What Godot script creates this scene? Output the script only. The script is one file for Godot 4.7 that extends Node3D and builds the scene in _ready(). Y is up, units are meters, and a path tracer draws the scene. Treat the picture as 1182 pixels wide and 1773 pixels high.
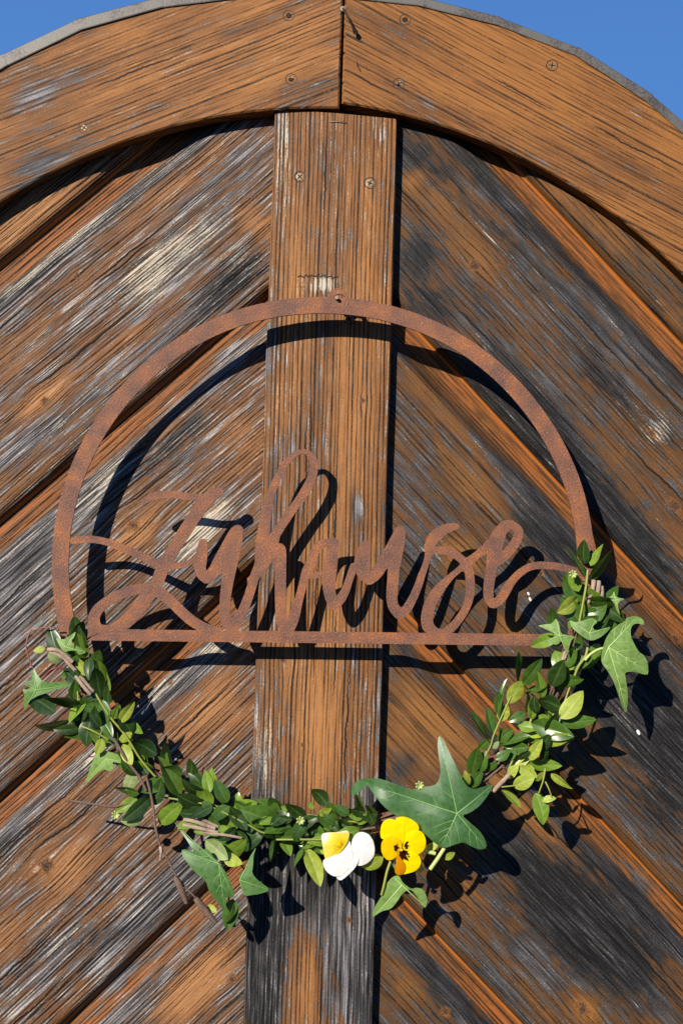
extends Node3D
# A weathered wooden gable with an arched fascia; a rusty ring sign reading "Zuhause" hangs on its middle board with a half wreath tied to it.
# Lengths in the tables are millimetres: x from the axis of the middle board, y from the height of the camera, z out of the planks' faces.

const EYE_HEIGHT := 1.75

# strokes of the lettering on the sign plane: x, y in mm from the board axis and the camera height, then width
const LETTERS := {
	"z": ["stroke", [-197.7, 62.3, 5.8, -192.1, 63, 5.8, -184.7, 63.6, 5.8, -177.2, 63.1, 5.6, -169.7, 61.5, 5.6, -162.1, 58.9, 5.8, -152.6, 55.5, 6, -143.2, 51.5, 6.3, -133.7, 47.2, 7.1, -126.1, 44.1, 7.5],
		"stroke", [-143.6, 94.9, 4.7, -137.6, 98.5, 6.3, -132.1, 100.3, 6.7, -124.6, 101.4, 6.2, -117.1, 101, 6, -109.6, 100, 5.6, -102.1, 99.6, 5.6, -94.7, 99.8, 6.5, -90.4, 99.8, 7.5, -85.8, 103.7, 8.4, -84.3, 104.2, 8.2],
		"stroke", [-90, 100.9, 8.4, -96.3, 93.6, 10.4, -102.5, 84.1, 10.4, -109.5, 72.6, 10.4, -115.6, 62.2, 10.4, -120.8, 52.7, 10.4, -125.2, 45.1, 10.4, -127.7, 37.6, 10.3, -130.2, 31, 9.9, -132.8, 25.3, 10.3, -138, 17.7, 10.4, -146, 7.3, 11.6, -153.1, -0.3, 11.2, -160.3, -6.1, 10.3, -165.7, -9, 9.3],
		"stroke", [-130.9, 26.3, 9.3, -138.4, 26.1, 8.4, -146.7, 24.9, 8.2, -155, 22.3, 8, -163.2, 18.4, 8, -170.4, 13.5, 8.2, -176.2, 7.8, 8.6, -178.7, 1.7, 9.3, -178, -3.8, 9.7, -174.1, -7.4, 8.4, -166.7, -8.1, 8.4],
		"stroke", [-129.9, 24.5, 9.3, -123.3, 20, 9, -116.5, 14.7, 8.6, -109.8, 8.4, 8.4, -102.1, 2.1, 8.4, -94.5, -2.3, 8.2, -87, -5.3, 8, -79.5, -6.5, 7.5]],
	"u": ["stroke", [-124.2, 44.7, 7.1, -118.6, 44.4, 5.6, -113.1, 45, 5, -107.5, 46.4, 4.7, -103, 49, 4.7, -99.4, 52.4, 5.6],
		"stroke", [-94.9, 63.2, 7.1, -95.4, 57.2, 8.8, -96.3, 49.7, 10.1, -96.5, 44.1, 9.3, -94.8, 38.6, 8.6, -91.1, 35.7, 8.6],
		"stroke", [-91.1, 35.6, 8.6, -85.3, 41.1, 9.7, -81, 49.6, 10.3, -76.6, 58.1, 10.4, -72.3, 66.7, 10.4, -69.2, 72.4, 10.1, -67.9, 73.8, 9.1],
		"stroke", [-67.7, 74.1, 9, -68, 71.5, 9.3, -68.9, 64.9, 10.4, -70.1, 57.4, 10.6, -71.7, 49.9, 10.4, -73.1, 42.4, 10.3, -74.1, 34.9, 9.5, -75, 27.4, 9.1, -75.6, 20, 8.6, -75.7, 12.6, 8.6, -75.2, 6.1, 9, -73.1, 0.6, 9.3, -69.7, -4.4, 9.3],
		"stroke", [-69.7, -4.9, 10.3, -66.2, 1.7, 9.3, -62.3, 8.3, 8.2, -59.7, 14.9, 7.8, -57.2, 22.4, 7.5, -55.1, 29.9, 7.5, -53.5, 36.4, 7.8]],
	"h": ["stroke", [-53.5, 36.4, 7.8, -50.5, 44, 8.4, -47.5, 50.6, 10.3, -44.9, 58.1, 11.2, -42.3, 63.8, 10.3, -38.8, 69.5, 7.8, -34.4, 77.1, 7.3, -29, 85.7, 7.1, -24.2, 93.4, 7, -18.8, 101.1, 7.3, -13.9, 109.7, 7.5, -10.4, 117.8, 7.3, -8.8, 125.8, 6.5, -9.3, 131.5, 6.2, -11.8, 135.6, 5.2, -15.3, 138.6, 3.9, -19.5, 138.7, 3.5, -23.7, 136.7, 4.1, -27.8, 133, 4.9, -32.8, 127.5, 5.6, -36.3, 120.3, 6, -39.3, 112.7, 6.2, -41.7, 106, 6.2, -43.3, 99.4, 7.3, -44.9, 91.8, 8.4, -46, 83.4, 8.6, -47.2, 75.8, 9.1, -47.7, 68.3, 10.1, -48.3, 60.8, 10.6, -48, 53.4, 10.8, -48.3, 46.8, 9.7, -48.8, 41.2, 6.5],
		"stroke", [-47.3, 45.9, 8.4, -43.8, 53.5, 10.3, -39.4, 59.2, 10.3, -35.2, 60.6, 9, -33.6, 59.4, 9.3, -33, 52.9, 9.1, -32.8, 45.4, 9.1, -32.5, 36.1, 9, -32.2, 26.9, 9, -31.8, 17.6, 8.8, -31.2, 10.2, 8.6, -30, 2.8, 9, -27, -3.6, 9.3],
		"stroke", [-25.2, -3.5, 9.3, -21.3, 4.9, 8.4, -19.2, 13.3, 7.6, -17.2, 21.7, 6.7, -15.5, 29.2, 6.5, -13.9, 36.7, 6.5, -12.5, 43.3, 6.9]],
	"a": ["stroke", [-12.5, 43.3, 6.9, -8.9, 49.8, 8.2, -6.4, 58.3, 7.5, -1.5, 64.9, 6.7, 4, 67, 5.8, 9.6, 67, 6.9],
		"stroke", [9.4, 66.4, 7.8, 8, 58.7, 9.5, 6.9, 49.3, 10.6, 6.3, 40, 10.4, 6, 32.6, 9.9, 7.2, 25.2, 9.3, 9.4, 19.6, 9, 10.7, 17.8, 8.8],
		"stroke", [-12.4, 41.3, 5.8, -7.2, 39.8, 4.9, -2.6, 41, 4.5, 2.9, 43.2, 4.7],
		"stroke", [10.7, 17.6, 8.8, 15.6, 22.6, 7.8, 19.2, 29.2, 6.7, 21.3, 35.8, 6.2, 23.4, 42.4, 6.2, 25.3, 48, 6.5]],
	"u2": ["stroke", [34.2, 65.8, 7.5, 32.7, 61.3, 9.9, 31.5, 54.7, 11.6, 31.5, 48.2, 11.2, 33.5, 42.7, 10.4, 38, 39.1, 9.7],
		"stroke", [38, 39.1, 9.7, 43, 43.4, 9.7, 47.4, 50.1, 9.7, 51, 56.7, 9.7, 55.4, 64.8, 9.7, 59, 72.4, 9.3, 60.9, 77.1, 8.4],
		"stroke", [61.1, 77.5, 8.6, 60.4, 71.5, 9.7, 59.2, 64, 10.3, 58, 55.5, 9.7, 56.8, 47.1, 9.3, 56.6, 39.7, 9.1, 56.1, 31.3, 9, 56.1, 23.8, 8.6, 57.6, 17.4, 8.4, 61.8, 12.4, 9],
		"stroke", [62.5, 11.7, 8.1, 67.4, 15.2, 7.6, 71.1, 21.5, 7, 74.1, 27.8, 6.5, 77, 35.6, 6.2, 79.1, 42.7, 5.8, 81.3, 48.9, 5.1, 83.1, 55.2, 5, 84.3, 60.7, 5.6]],
	"s": ["stroke", [105.7, 82.6, 4.8, 99.9, 81.4, 7.2, 94.6, 78.9, 8.7, 90, 75.3, 9.3, 86.2, 70.1, 8.6, 84, 65.3, 7, 84.1, 62.2, 6.1],
		"stroke", [84.8, 63.4, 6.2, 90.3, 63.3, 6.2, 96.5, 63, 6.7, 102.8, 61.2, 6.5, 108.3, 58.3, 6.5, 113, 53.8, 7, 116.3, 47.7, 7.2, 117.6, 40.7, 7.2, 117.8, 33.7, 7.2, 117.5, 27.5, 6.8, 115.7, 20.5, 6.5, 112.8, 14.2, 6.5, 108.7, 7.9, 6.5, 104.1, 2.4, 7, 99.6, -1.6, 7],
		"stroke", [112.7, 52.2, 5.1, 107.7, 47.4, 4.7, 103.2, 43.4, 5, 97.9, 37.8, 6.5, 92.6, 31.4, 8.4, 88.5, 25.1, 9, 85.9, 18.8, 9.3, 84.7, 12.6, 9.6, 84.3, 7.2, 9.5, 86, 1.9, 9.3, 91.9, -1.4, 6.2, 98.1, -2, 6.2]],
	"e": ["stroke", [114.2, 53.5, 8.4, 119.7, 57.9, 6.3, 125.2, 62.4, 6.3, 130.7, 66.9, 7.6, 136.2, 72.8, 9.1, 140.7, 79.5, 9.7, 145.3, 84.3, 9, 149, 85.6, 6.7],
		"stroke", [149.5, 85.4, 6.7, 154.2, 82, 7.3, 155.5, 78.1, 7.1, 153, 71.5, 7.5, 148.5, 64.8, 7.6, 143, 59, 7.8, 137.5, 55.1, 7.5],
		"stroke", [141.6, 80.5, 9, 139, 73.8, 10.8, 136.8, 66.3, 11.6, 135.5, 58.8, 10.1, 134.3, 51.3, 8.6, 133.5, 43.8, 8.6, 132.6, 36.3, 8.4, 132.4, 29.8, 8, 133.5, 24.8, 7.3, 137.3, 21.9, 6.7],
		"stroke", [135.4, 22.3, 7.1, 140, 24, 7.3, 143.6, 28.3, 7.5, 147.2, 34.9, 7.5, 151.7, 41.6, 6.3, 157.2, 47.3, 6, 163.7, 51.7, 5.8, 171.1, 53.6, 6, 178.5, 53.7, 5.8, 186, 53.3, 5.8, 193.5, 51.7, 6.2, 201.9, 48.7, 7.5, 207.6, 46, 7.5]],
}
# boxwood leaves: base x, y, tip x, y, width (mm on the wreath plane), tone (leaf green with sunlit or shaded brightness put in)
const LEAVES := [
	"leaf", -181.8, -43.8, -189.3, -30.4, 8.1, 0.80, "leaf", -178.5, -42, -172.4, -24.7, 10.4, 0.25, "leaf", -169.7, -59.9, -172.9, -38.4, 9.8, 0.10, "leaf", -165.6, -63.2, -164.2, -42.7, 4, 0.60, "leaf", -203.4, -72.8, -225.7, -59.3, 13.3, 0.05,
	"leaf", -192.2, -79.2, -216.5, -83.9, 7.2, 0.30, "leaf", -184.3, -64.9, -208, -59.9, 7.2, 0.00, "leaf", -169.7, -60.4, -183.1, -65.9, 10.4, 0.05, "leaf", -164.1, -71, -180.7, -68.7, 10.6, 0.20, "leaf", -176.7, -83.3, -190.3, -71.8, 13.3, 0.05,
	"leaf", -182.3, -84, -202.2, -85.7, 7.2, 0.05, "leaf", -176.6, -85, -194.6, -90.6, 8.1, 0.30, "leaf", -152.3, -78.6, -142.1, -63.6, 6.9, 0.85, "leaf", -152.8, -93.9, -143.7, -86.3, 5.8, 1.00, "leaf", -165.5, -91.4, -169, -102.8, 9.5, 0.90,
	"leaf", -148.8, -95.4, -141.4, -109.3, 8.1, 0.90, "leaf", -143, -97.5, -133.4, -109.6, 7.4, 0.70, "leaf", -113.8, -116.9, -118.6, -95.7, 7.2, 0.20, "leaf", -167.8, -76.8, -162.4, -71, 8.1, 0.10, "leaf", -173.5, -78.1, -168.4, -90.4, 10.4, 0.00,
	"leaf", -161.8, -84.5, -154.4, -96.7, 10.4, 0.00, "leaf", -157.6, -76.5, -153.4, -66.2, 6.9, 0.50, "leaf", -169.1, -73.5, -158.2, -88.9, 8.1, 0.40, "leaf", -187.1, -78.5, -178.3, -71.5, 6.9, 0.10, "leaf", -156.3, -105.8, -145.7, -113.4, 6.9, 0.30,
	"leaf", -135.6, -111.9, -148.1, -112.3, 4.6, 0.30, "leaf", -190.1, -62.8, -188.5, -48, 6.9, 0.35, "leaf", -164.3, -52.9, -158.2, -61.8, 3.5, 0.40, "leaf", -189.5, -26.4, -199.9, -23.3, 6.9, 0.30, "leaf", -200, -33.5, -208.9, -28.1, 8.1, 1.10,
	"leaf", -197.7, -47.1, -199.1, -41.5, 6.9, 0.70, "leaf", -213.7, -23.1, -221.6, -25.6, 4.6, 0.80, "leaf", -167.3, -62.1, -162.1, -77.8, 6.9, 0.20, "leaf", -126.2, -134.8, -144.2, -151, 9.8, 0.10, "leaf", -138, -136.8, -152.9, -147.4, 8.1, 0.50,
	"leaf", -135.4, -132.3, -153.7, -128.9, 6, 0.30, "leaf", -119.1, -155.9, -102.7, -140.3, 11.5, 0.60, "leaf", -124.8, -141.5, -118.2, -121.7, 10.4, 0.05, "leaf", -103.5, -133.6, -119.4, -106, 9.2, 0.50, "leaf", -112.7, -116.5, -116.1, -102.5, 4.8, 0.30,
	"leaf", -86.8, -140.9, -103.6, -132.5, 12.1, 0.05, "leaf", -83.6, -133.6, -100.2, -121.7, 8.3, 0.10, "leaf", -82, -131.3, -95.4, -122.9, 6, 0.25, "leaf", -67, -137.5, -76.1, -121.5, 9.2, 0.15, "leaf", -58.4, -141.2, -59.3, -131.1, 7.6, 0.60,
	"leaf", -78.3, -141.2, -92.7, -148.4, 6.9, 0.05, "leaf", -59.5, -158.6, -78.8, -141.8, 12.1, 0.50, "leaf", -73.7, -157.9, -79.6, -145.7, 7.4, 0.20, "leaf", -55.2, -152.3, -64, -141.9, 9.7, 0.05, "leaf", -27.3, -148.5, -53.6, -142.7, 16.1, 0.30,
	"leaf", -25.9, -145.3, -42.7, -135.7, 11, 0.30, "leaf", -41.9, -142.4, -53.4, -139.2, 8.8, 0.60, "leaf", -48.6, -160.5, -51.4, -146, 8.1, 0.30, "leaf", -39.6, -160.2, -51, -173.4, 7.2, 0.05, "leaf", -27.2, -157.6, -31.6, -178.4, 5.8, 0.10,
	"leaf", -19.5, -142.9, -31.9, -153.3, 8.7, 0.10, "leaf", -70.4, -184.3, -53.2, -165.6, 11, 0.60, "leaf", -60.4, -211.4, -63.5, -233.1, 11, 0.30, "leaf", -64.2, -230, -59.1, -215.3, 3.5, 1.10, "leaf", -79.4, -215.9, -72.5, -220.1, 5.1, 1.00,
	"leaf", -145.7, -130.9, -141.2, -116.2, 10.4, 1.15, "leaf", -85.8, -137, -79.8, -145.8, 6.9, 0.30, "leaf", -51.1, -156.1, -46.2, -163.8, 8.1, 0.40, "leaf", -82.4, -165.9, -66.1, -178.8, 15, 1.15, "leaf", -68.4, -176.7, -54.6, -182.9, 9.2, 0.90,
	"leaf", -130.7, -149.5, -146.4, -153.3, 10.4, 1.05, "leaf", -112.7, -146.7, -108.4, -138.8, 6.9, 0.20, "leaf", -6.3, -148.7, -20.8, -137.2, 8.8, 0.10, "leaf", 10.3, -138.3, -1.4, -126.6, 9.9, 0.05, "leaf", 3.6, -145.3, 12.5, -139.3, 6.9, 0.90,
	"leaf", -9.8, -154.6, 2.1, -146.9, 8.1, 0.10, "leaf", 19.2, -150.6, 7.8, -143.1, 10.2, 0.15, "leaf", 27.4, -143.6, 16.3, -137.9, 7.8, 0.40, "leaf", 29.8, -151.3, 20.1, -148, 9.2, 0.10, "leaf", 37.5, -145.9, 27.5, -144.6, 6.9, 0.50,
	"leaf", 46.7, -150.8, 41.7, -141.8, 8, 0.10, "leaf", 34.5, -151.7, 44.3, -142.5, 5.6, 0.60, "leaf", 20.9, -157.3, 15, -153.3, 6.5, 0.60, "leaf", -25.7, -156.1, -31.8, -178.7, 5.2, 0.10, "leaf", -5.6, -170.6, 5.7, -195.5, 10.6, 1.00,
	"leaf", -7.7, -171.2, -13.3, -183.3, 3, 0.40, "leaf", 35.9, -143.3, 33, -129.3, 4.5, 0.40, "leaf", 41.3, -184.8, 52.6, -174.6, 9, 0.90, "leaf", -19.8, -142.4, -25.2, -139.4, 7.5, 0.70, "leaf", -0.7, -141.8, -4.6, -136.7, 6.5, 0.60,
	"leaf", -29, -149.9, -17.4, -148.5, 7.5, 0.10, "leaf", -16.2, -154.8, -4.4, -159.6, 8.6, 0.05, "leaf", -0.2, -157.4, -8.5, -163.9, 6.5, 0.10, "leaf", 12.2, -148.7, 18.8, -156.9, 7.5, 0.10, "leaf", -16.9, -164.2, -19.3, -156.9, 6.5, 0.50,
	"leaf", 27.5, -162.9, 35.1, -171, 5.4, 0.30, "leaf", 5.5, -171.8, 17.2, -173.6, 4.3, 1.00, "leaf", 154, -39.4, 155.1, -17, 6.2, 0.15, "leaf", 158.8, -41.3, 172.9, -21.8, 9.9, 0.20, "leaf", 148.4, -54.4, 155.5, -37.7, 11, 1.00,
	"leaf", 140.7, -68.3, 146.1, -38, 3.2, 0.40, "leaf", 140.6, -63.1, 140.2, -47.2, 6.2, 0.25, "leaf", 137.2, -80.1, 132, -60.7, 7.3, 0.15, "leaf", 141.8, -69.4, 147.4, -57, 9, 0.80, "leaf", 161.9, -61.9, 149.7, -68.6, 6.7, 0.35,
	"leaf", 161.6, -47.6, 176.9, -41.3, 5.2, 0.40, "leaf", 163.5, -62.4, 163.7, -47, 5.2, 0.70, "leaf", 169.9, -62.2, 167.5, -49.6, 7.1, 0.05, "leaf", 156.7, -72.1, 170.1, -74.3, 8.6, 0.75, "leaf", 181.7, -40.7, 188.3, -21.4, 11.6, 0.10,
	"leaf", 192.8, -31.3, 199.4, -10.9, 9, 0.95, "leaf", 189, -57.4, 171.8, -52.1, 10.8, 0.05, "leaf", 188.6, -65.3, 203.2, -45.3, 11.6, 1.00, "leaf", 189.2, -69.5, 213.4, -65.1, 9, 0.40, "leaf", 166.8, -70.2, 195.2, -77.8, 14, 0.25,
	"leaf", 174, -85.3, 194.6, -77.8, 9, 0.95, "leaf", 176.7, -85.9, 197.7, -83, 6.5, 0.50, "leaf", 161.7, -80.4, 173.4, -81.6, 7.1, 0.35, "leaf", 165.2, -98.2, 172.9, -82.7, 7.5, 0.85, "leaf", 147, -90.3, 165.3, -92.4, 6.9, 0.20,
	"leaf", 141, -85.2, 151.5, -75.9, 8.1, 0.20, "leaf", 141.6, -87.8, 163.3, -79.8, 5.2, 0.20, "leaf", 164.7, -100.8, 189.2, -102.2, 9, 0.50, "leaf", 126.3, -90.9, 133.6, -83.8, 9, 0.25, "leaf", 120.9, -110.5, 124.1, -91, 10.8, 0.20,
	"leaf", 118.9, -119, 115.3, -108.1, 5.2, 0.90, "leaf", 127.7, -109.3, 131.1, -93.9, 11.3, 0.35, "leaf", 120, -121, 128.8, -109.2, 9.9, 0.30, "leaf", 133, -107.5, 140.3, -101.5, 5.9, 0.30, "leaf", 150.1, -113.3, 156.3, -103.2, 8.4, 0.90,
	"leaf", 157.4, -103.1, 171.3, -112.7, 8.4, 0.90, "leaf", 152.9, -118.5, 167.8, -111.2, 11.2, 1.00, "leaf", 143.9, -121.4, 157.4, -133, 5.8, 0.90, "leaf", 171, -123.5, 176.5, -145.3, 10.8, 0.45, "leaf", 182.4, -108.7, 197.2, -118.2, 4.7, 0.90,
	"leaf", 175.4, -128.8, 184.9, -126.4, 4.5, 1.00, "leaf", 170.8, -113.8, 176.2, -107.3, 5.4, 0.90, "leaf", 163.7, -101.9, 169.1, -105.4, 4.7, 0.90, "leaf", 134.7, -88, 119.6, -64.2, 4.5, 0.40, "leaf", 178.7, -78.3, 184.8, -61.2, 8.6, 0.05,
	"leaf", 172.5, -91.1, 178.7, -78.3, 8.6, 0.05, "leaf", 155.7, -97.9, 164, -91.4, 8.6, 0.10, "leaf", 149, -83.4, 142.4, -75.1, 8.6, 0.10, "leaf", 139.7, -98.4, 149.2, -91.8, 8.6, 0.15, "leaf", 182.8, -69.7, 177.3, -60.4, 8.6, 0.10,
	"leaf", 136.4, -90.1, 140.5, -84.7, 4.3, 1.10, "leaf", 172, -63.7, 180.7, -69.8, 6.5, 0.60, "leaf", 147.2, -99.2, 155.5, -89.5, 7.5, 0.20, "leaf", 173.7, -98.4, 178.9, -90.9, 6.5, 0.05, "leaf", 195.1, -41.9, 197.1, -31.2, 6.5, 0.10,
	"leaf", 206.9, 55.4, 205, 72.4, 8, 0.12, "leaf", 209.8, 42.5, 225.2, 65.2, 8, 0.30, "leaf", 211.3, 53.9, 219.4, 69.5, 4.1, 0.50, "leaf", 206.5, 44.6, 189.7, 68.4, 4.6, 0.35, "leaf", 202.6, 22.9, 191.9, 45.2, 15.2, 0.25,
	"leaf", 202.2, 10.5, 188.7, 27.3, 12.5, 0.30, "leaf", 204.9, 11.1, 222.2, 22.4, 11.3, 0.35, "leaf", 207.4, 25.7, 231.1, 26.4, 7.6, 0.35, "leaf", 225.3, 20.8, 236.7, 11, 12.5, 0.05, "leaf", 207, 16, 214.5, 20.5, 7.6, 0.20,
	"leaf", 202, -12.1, 201.9, -1.4, 6.5, 0.30, "leaf", 216.9, 5.5, 225.4, 14.4, 9.8, 0.10, "leaf", 198.4, 11.4, 194.2, 4.8, 6.5, 0.50, "leaf", 87.8, -168, 95.9, -163.3, 6.4, 0.90, "leaf", 101.9, -175.7, 108.7, -170.7, 5.4, 1.00,
	"leaf", 37.5, -183.8, 53, -176.8, 11.7, 0.60, "leaf", 37, -142.7, 32.6, -129.1, 5.7, 0.40, "leaf", 81.1, -186, 85.8, -184.1, 4.9, 0.80, "leaf", 66.5, -184.1, 61.6, -179.5, 4.9, 1.20,
]
# ivy leaves: outlines traced as mm on planes at their own distance, hub and lobe tips of the veins
const IVY := {
	"large dark green ivy leaf beside the yellow pansy": {"z": 58, "tone": 0.1, "hub": [109.5, -139.5], "outline": [35.8, -126.9, 31.6, -129.4, 28.9, -131.2, 27.9, -125.9, 31.9, -118.9, 37.9, -116.7, 47.5, -115.2, 57.2, -117.3, 66.9, -120.6, 74.2, -123.4, 81.3, -120.8, 90.9, -119.3, 95.1, -115.6, 96.4, -107.2, 94.6, -96.6, 93.6, -88.2, 94.8, -81, 98.5, -84.5, 102.3, -92.8, 107.4, -102.1, 112.5, -112.7, 116.8, -119.1, 122.3, -120.8, 129.4, -118.8, 137.6, -116.7, 133.2, -125.2, 126.2, -133.7, 119.1, -138.7, 113.1, -140.6, 119.2, -145.8, 126.6, -151.5, 131.5, -158.4, 133.5, -165.4, 128.1, -166.8, 122, -164.6, 114.8, -160.7, 108.8, -162.6, 100.5, -166.2, 94.4, -163.6, 87.1, -157.4, 79.7, -151.7, 70, -146, 60.2, -141.6, 52.9, -135.9, 46.7, -128.9, 42.9, -124.3, 39.8, -121.1], "tips": [35.5, -118.6, 95.5, -82.2, 136.6, -117.4, 132.9, -165.7, 98.3, -164.7]},
	"pale green ivy leaf at the right end of the wreath": {"z": 58, "tone": 1, "hub": [223.7, -9.4], "outline": [219.9, -7.2, 221.1, -2.9, 225.1, 3.6, 230.3, 8.1, 236.7, 11.5, 237.2, 13.8, 244.2, 15.7, 249.5, 14.5, 252.3, 11.4, 251.6, 8.5, 247.5, 9.9, 243.7, 9.3, 241.1, 6.3, 240.8, -0.2, 244.5, -7.5, 247.7, -12.2, 252.1, -14.7, 255.3, -20, 256.5, -29.5, 252.2, -29.6, 245.8, -27.7, 240.5, -27.6, 236.7, -28.5, 237.9, -34.3, 240.1, -43.8, 240.8, -53.3, 240, -60.7, 236.6, -55.5, 232.2, -45.1, 227.7, -34.6, 222.3, -26.3, 218.1, -21.1, 218, -14.7], "tips": [245.3, 13.9, 255.4, -27.4, 239.8, -58.6, 219.5, -20]},
	"small yellow green ivy leaf over the end of the bar": {"z": 62, "tone": 0.95, "hub": [185.4, -1.3], "outline": [181.7, 0.2, 177.9, 2.8, 168.2, 5.7, 174.1, 6.9, 178.9, 7.4, 181, 9.8, 182.7, 12, 185, 7.8, 185.9, 0.4, 191.3, -0.8, 197.9, -1.6, 194.6, -4.7, 193.3, -9, 191.6, -16.5, 189.1, -11.2, 186.9, -4.9, 184, -8.7, 179.7, -8.1, 174.3, -6.4, 176.9, -3.6, 180.7, -3], "tips": [182.8, 10.9, 169.8, 5.7, 196.1, -2.1, 191, -14.4, 175.4, -6.1]},
	"folded ivy leaf below the top right twigs": {"z": 57, "tone": 0.8, "hub": [209.2, 1], "outline": [194, 11.3, 198.4, 9.2, 203.7, 10.5, 209, 12.8, 214.4, 12.7, 215.5, 9.8, 211.3, 6.4, 213.5, 3.3, 219.9, 5.1, 226.8, 6.9, 223.1, 2.5, 217.8, -1.9, 211.4, -4.8, 206.1, -3.3, 200.6, 0.8, 195.8, 4.9], "tips": [195.1, 10.2, 213.9, 11.8, 225.2, 6.3, 210.4, -3.7]},
	"tiny pale ivy leaf beside the twig ends": {"z": 60, "tone": 1.1, "hub": [228.6, 27.2], "outline": [223.2, 29.2, 226.2, 31.2, 227.4, 34.7, 228.6, 29.6, 236.6, 28.5, 231.3, 26.4, 230.3, 23, 233.3, 14.8, 229.8, 18.7, 227.6, 25.1], "tips": [226.9, 33.6, 235.6, 28.5, 232.6, 15.8, 224.1, 29]},
	"bright small ivy leaf at the left end of the wreath": {"z": 56, "tone": 0.85, "hub": [-196, -21.9], "outline": [-199.3, -23.7, -202.6, -18.7, -204.9, -14.3, -199.1, -16.3, -194.1, -13.4, -189.2, -9, -190.1, -13.8, -192.7, -18.2, -186.3, -21.1, -179.6, -25.1, -186, -27.9, -187.9, -24.5, -193, -24.3, -196.4, -25.6], "tips": [-189.7, -9.8, -180.7, -24.9, -203.9, -15.1]},
	"pale veined ivy leaf at the left edge of the wreath": {"z": 54, "tone": 0.6, "hub": [-217.9, -55.7], "outline": [-220.5, -53.3, -225.2, -51.2, -229.8, -49.9, -225.9, -49.2, -221.4, -48.2, -222.2, -43.2, -221, -38.4, -218.5, -43, -213.4, -48.6, -207.1, -49.5, -199.1, -48.4, -188.6, -50.3, -196.6, -53.5, -204.5, -55.1, -209, -57.5, -212.9, -58.7, -216.2, -59.9, -222.3, -63.5, -225, -68.1, -226.3, -71.8, -227.7, -65.9, -226.5, -60.2, -228.7, -54.7, -225, -55.7], "tips": [-189.4, -50.6, -221, -39.5, -229.2, -50.2, -226.3, -70.4]},
	"pale underside of an ivy leaf below the left sprigs": {"z": 50, "tone": 1.05, "hub": [-161.9, -107.1], "outline": [-179.5, -126.5, -176.2, -119.9, -173.7, -111.9, -170, -104, -164.5, -100.4, -157.6, -101.9, -152.4, -103.4, -149.3, -110.7, -153.9, -109.7, -157.3, -109.2, -155.7, -114.8, -159.3, -116.6, -164.4, -115, -169.4, -118.6, -174.8, -124.3], "tips": [-178.8, -125.4, -156.5, -115.4, -151.1, -108.5]},
	"dark ivy leaf low on the left of the wreath": {"z": 60, "tone": 0.3, "hub": [-71, -182.7], "outline": [-74.2, -179.7, -79, -172.1, -83.5, -172.2, -90.1, -174.6, -97.3, -164.9, -105.4, -156.3, -109.3, -151.1, -102, -158.4, -93.8, -165.9, -85.8, -170.1, -87.9, -174.6, -100.5, -172.5, -99.5, -178.2, -89.6, -189, -80.4, -195.3, -77.8, -204, -71.9, -211.5, -65.1, -220.6, -64.9, -213.5, -65.4, -208, -58.1, -208.4, -61.3, -196.9, -67.3, -186.1], "tips": [-99.1, -173.8, -65.5, -219, -106.7, -154.1, -59.2, -207.3]},
	"pointed ivy leaf left of the centre board foot": {"z": 60, "tone": 0.45, "hub": [-54.7, -194.5], "outline": [-55.9, -191.3, -50.5, -185.6, -49, -178.9, -43.2, -169.4, -45.2, -176.6, -45.1, -184.3, -45.9, -188.8, -41.2, -194.7, -30.6, -202.1, -39.7, -205.1, -46.4, -205.8, -50.8, -207.1, -53.3, -201.1], "tips": [-32, -202.1, -43.7, -170.5, -50.9, -206.5]},
	"light green lobed ivy leaf hanging below the yellow pansy": {"z": 54, "tone": 1, "hub": [69.1, -195.7], "outline": [47.3, -221.9, 47.7, -215.2, 52.5, -206.2, 56, -201.4, 56.4, -195.5, 61.7, -189.5, 66.5, -188.1, 69.6, -193.9, 76.3, -198.5, 79.9, -197.2, 85.3, -198.2, 89.1, -205.2, 88.1, -214, 83.8, -210, 80, -201.9, 74.5, -198.5, 69.2, -202.2, 65.8, -208.2, 61.2, -214.2, 54, -216.2], "tips": [48.4, -220.7, 87.7, -212.3, 62.9, -190]},
}
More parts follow.
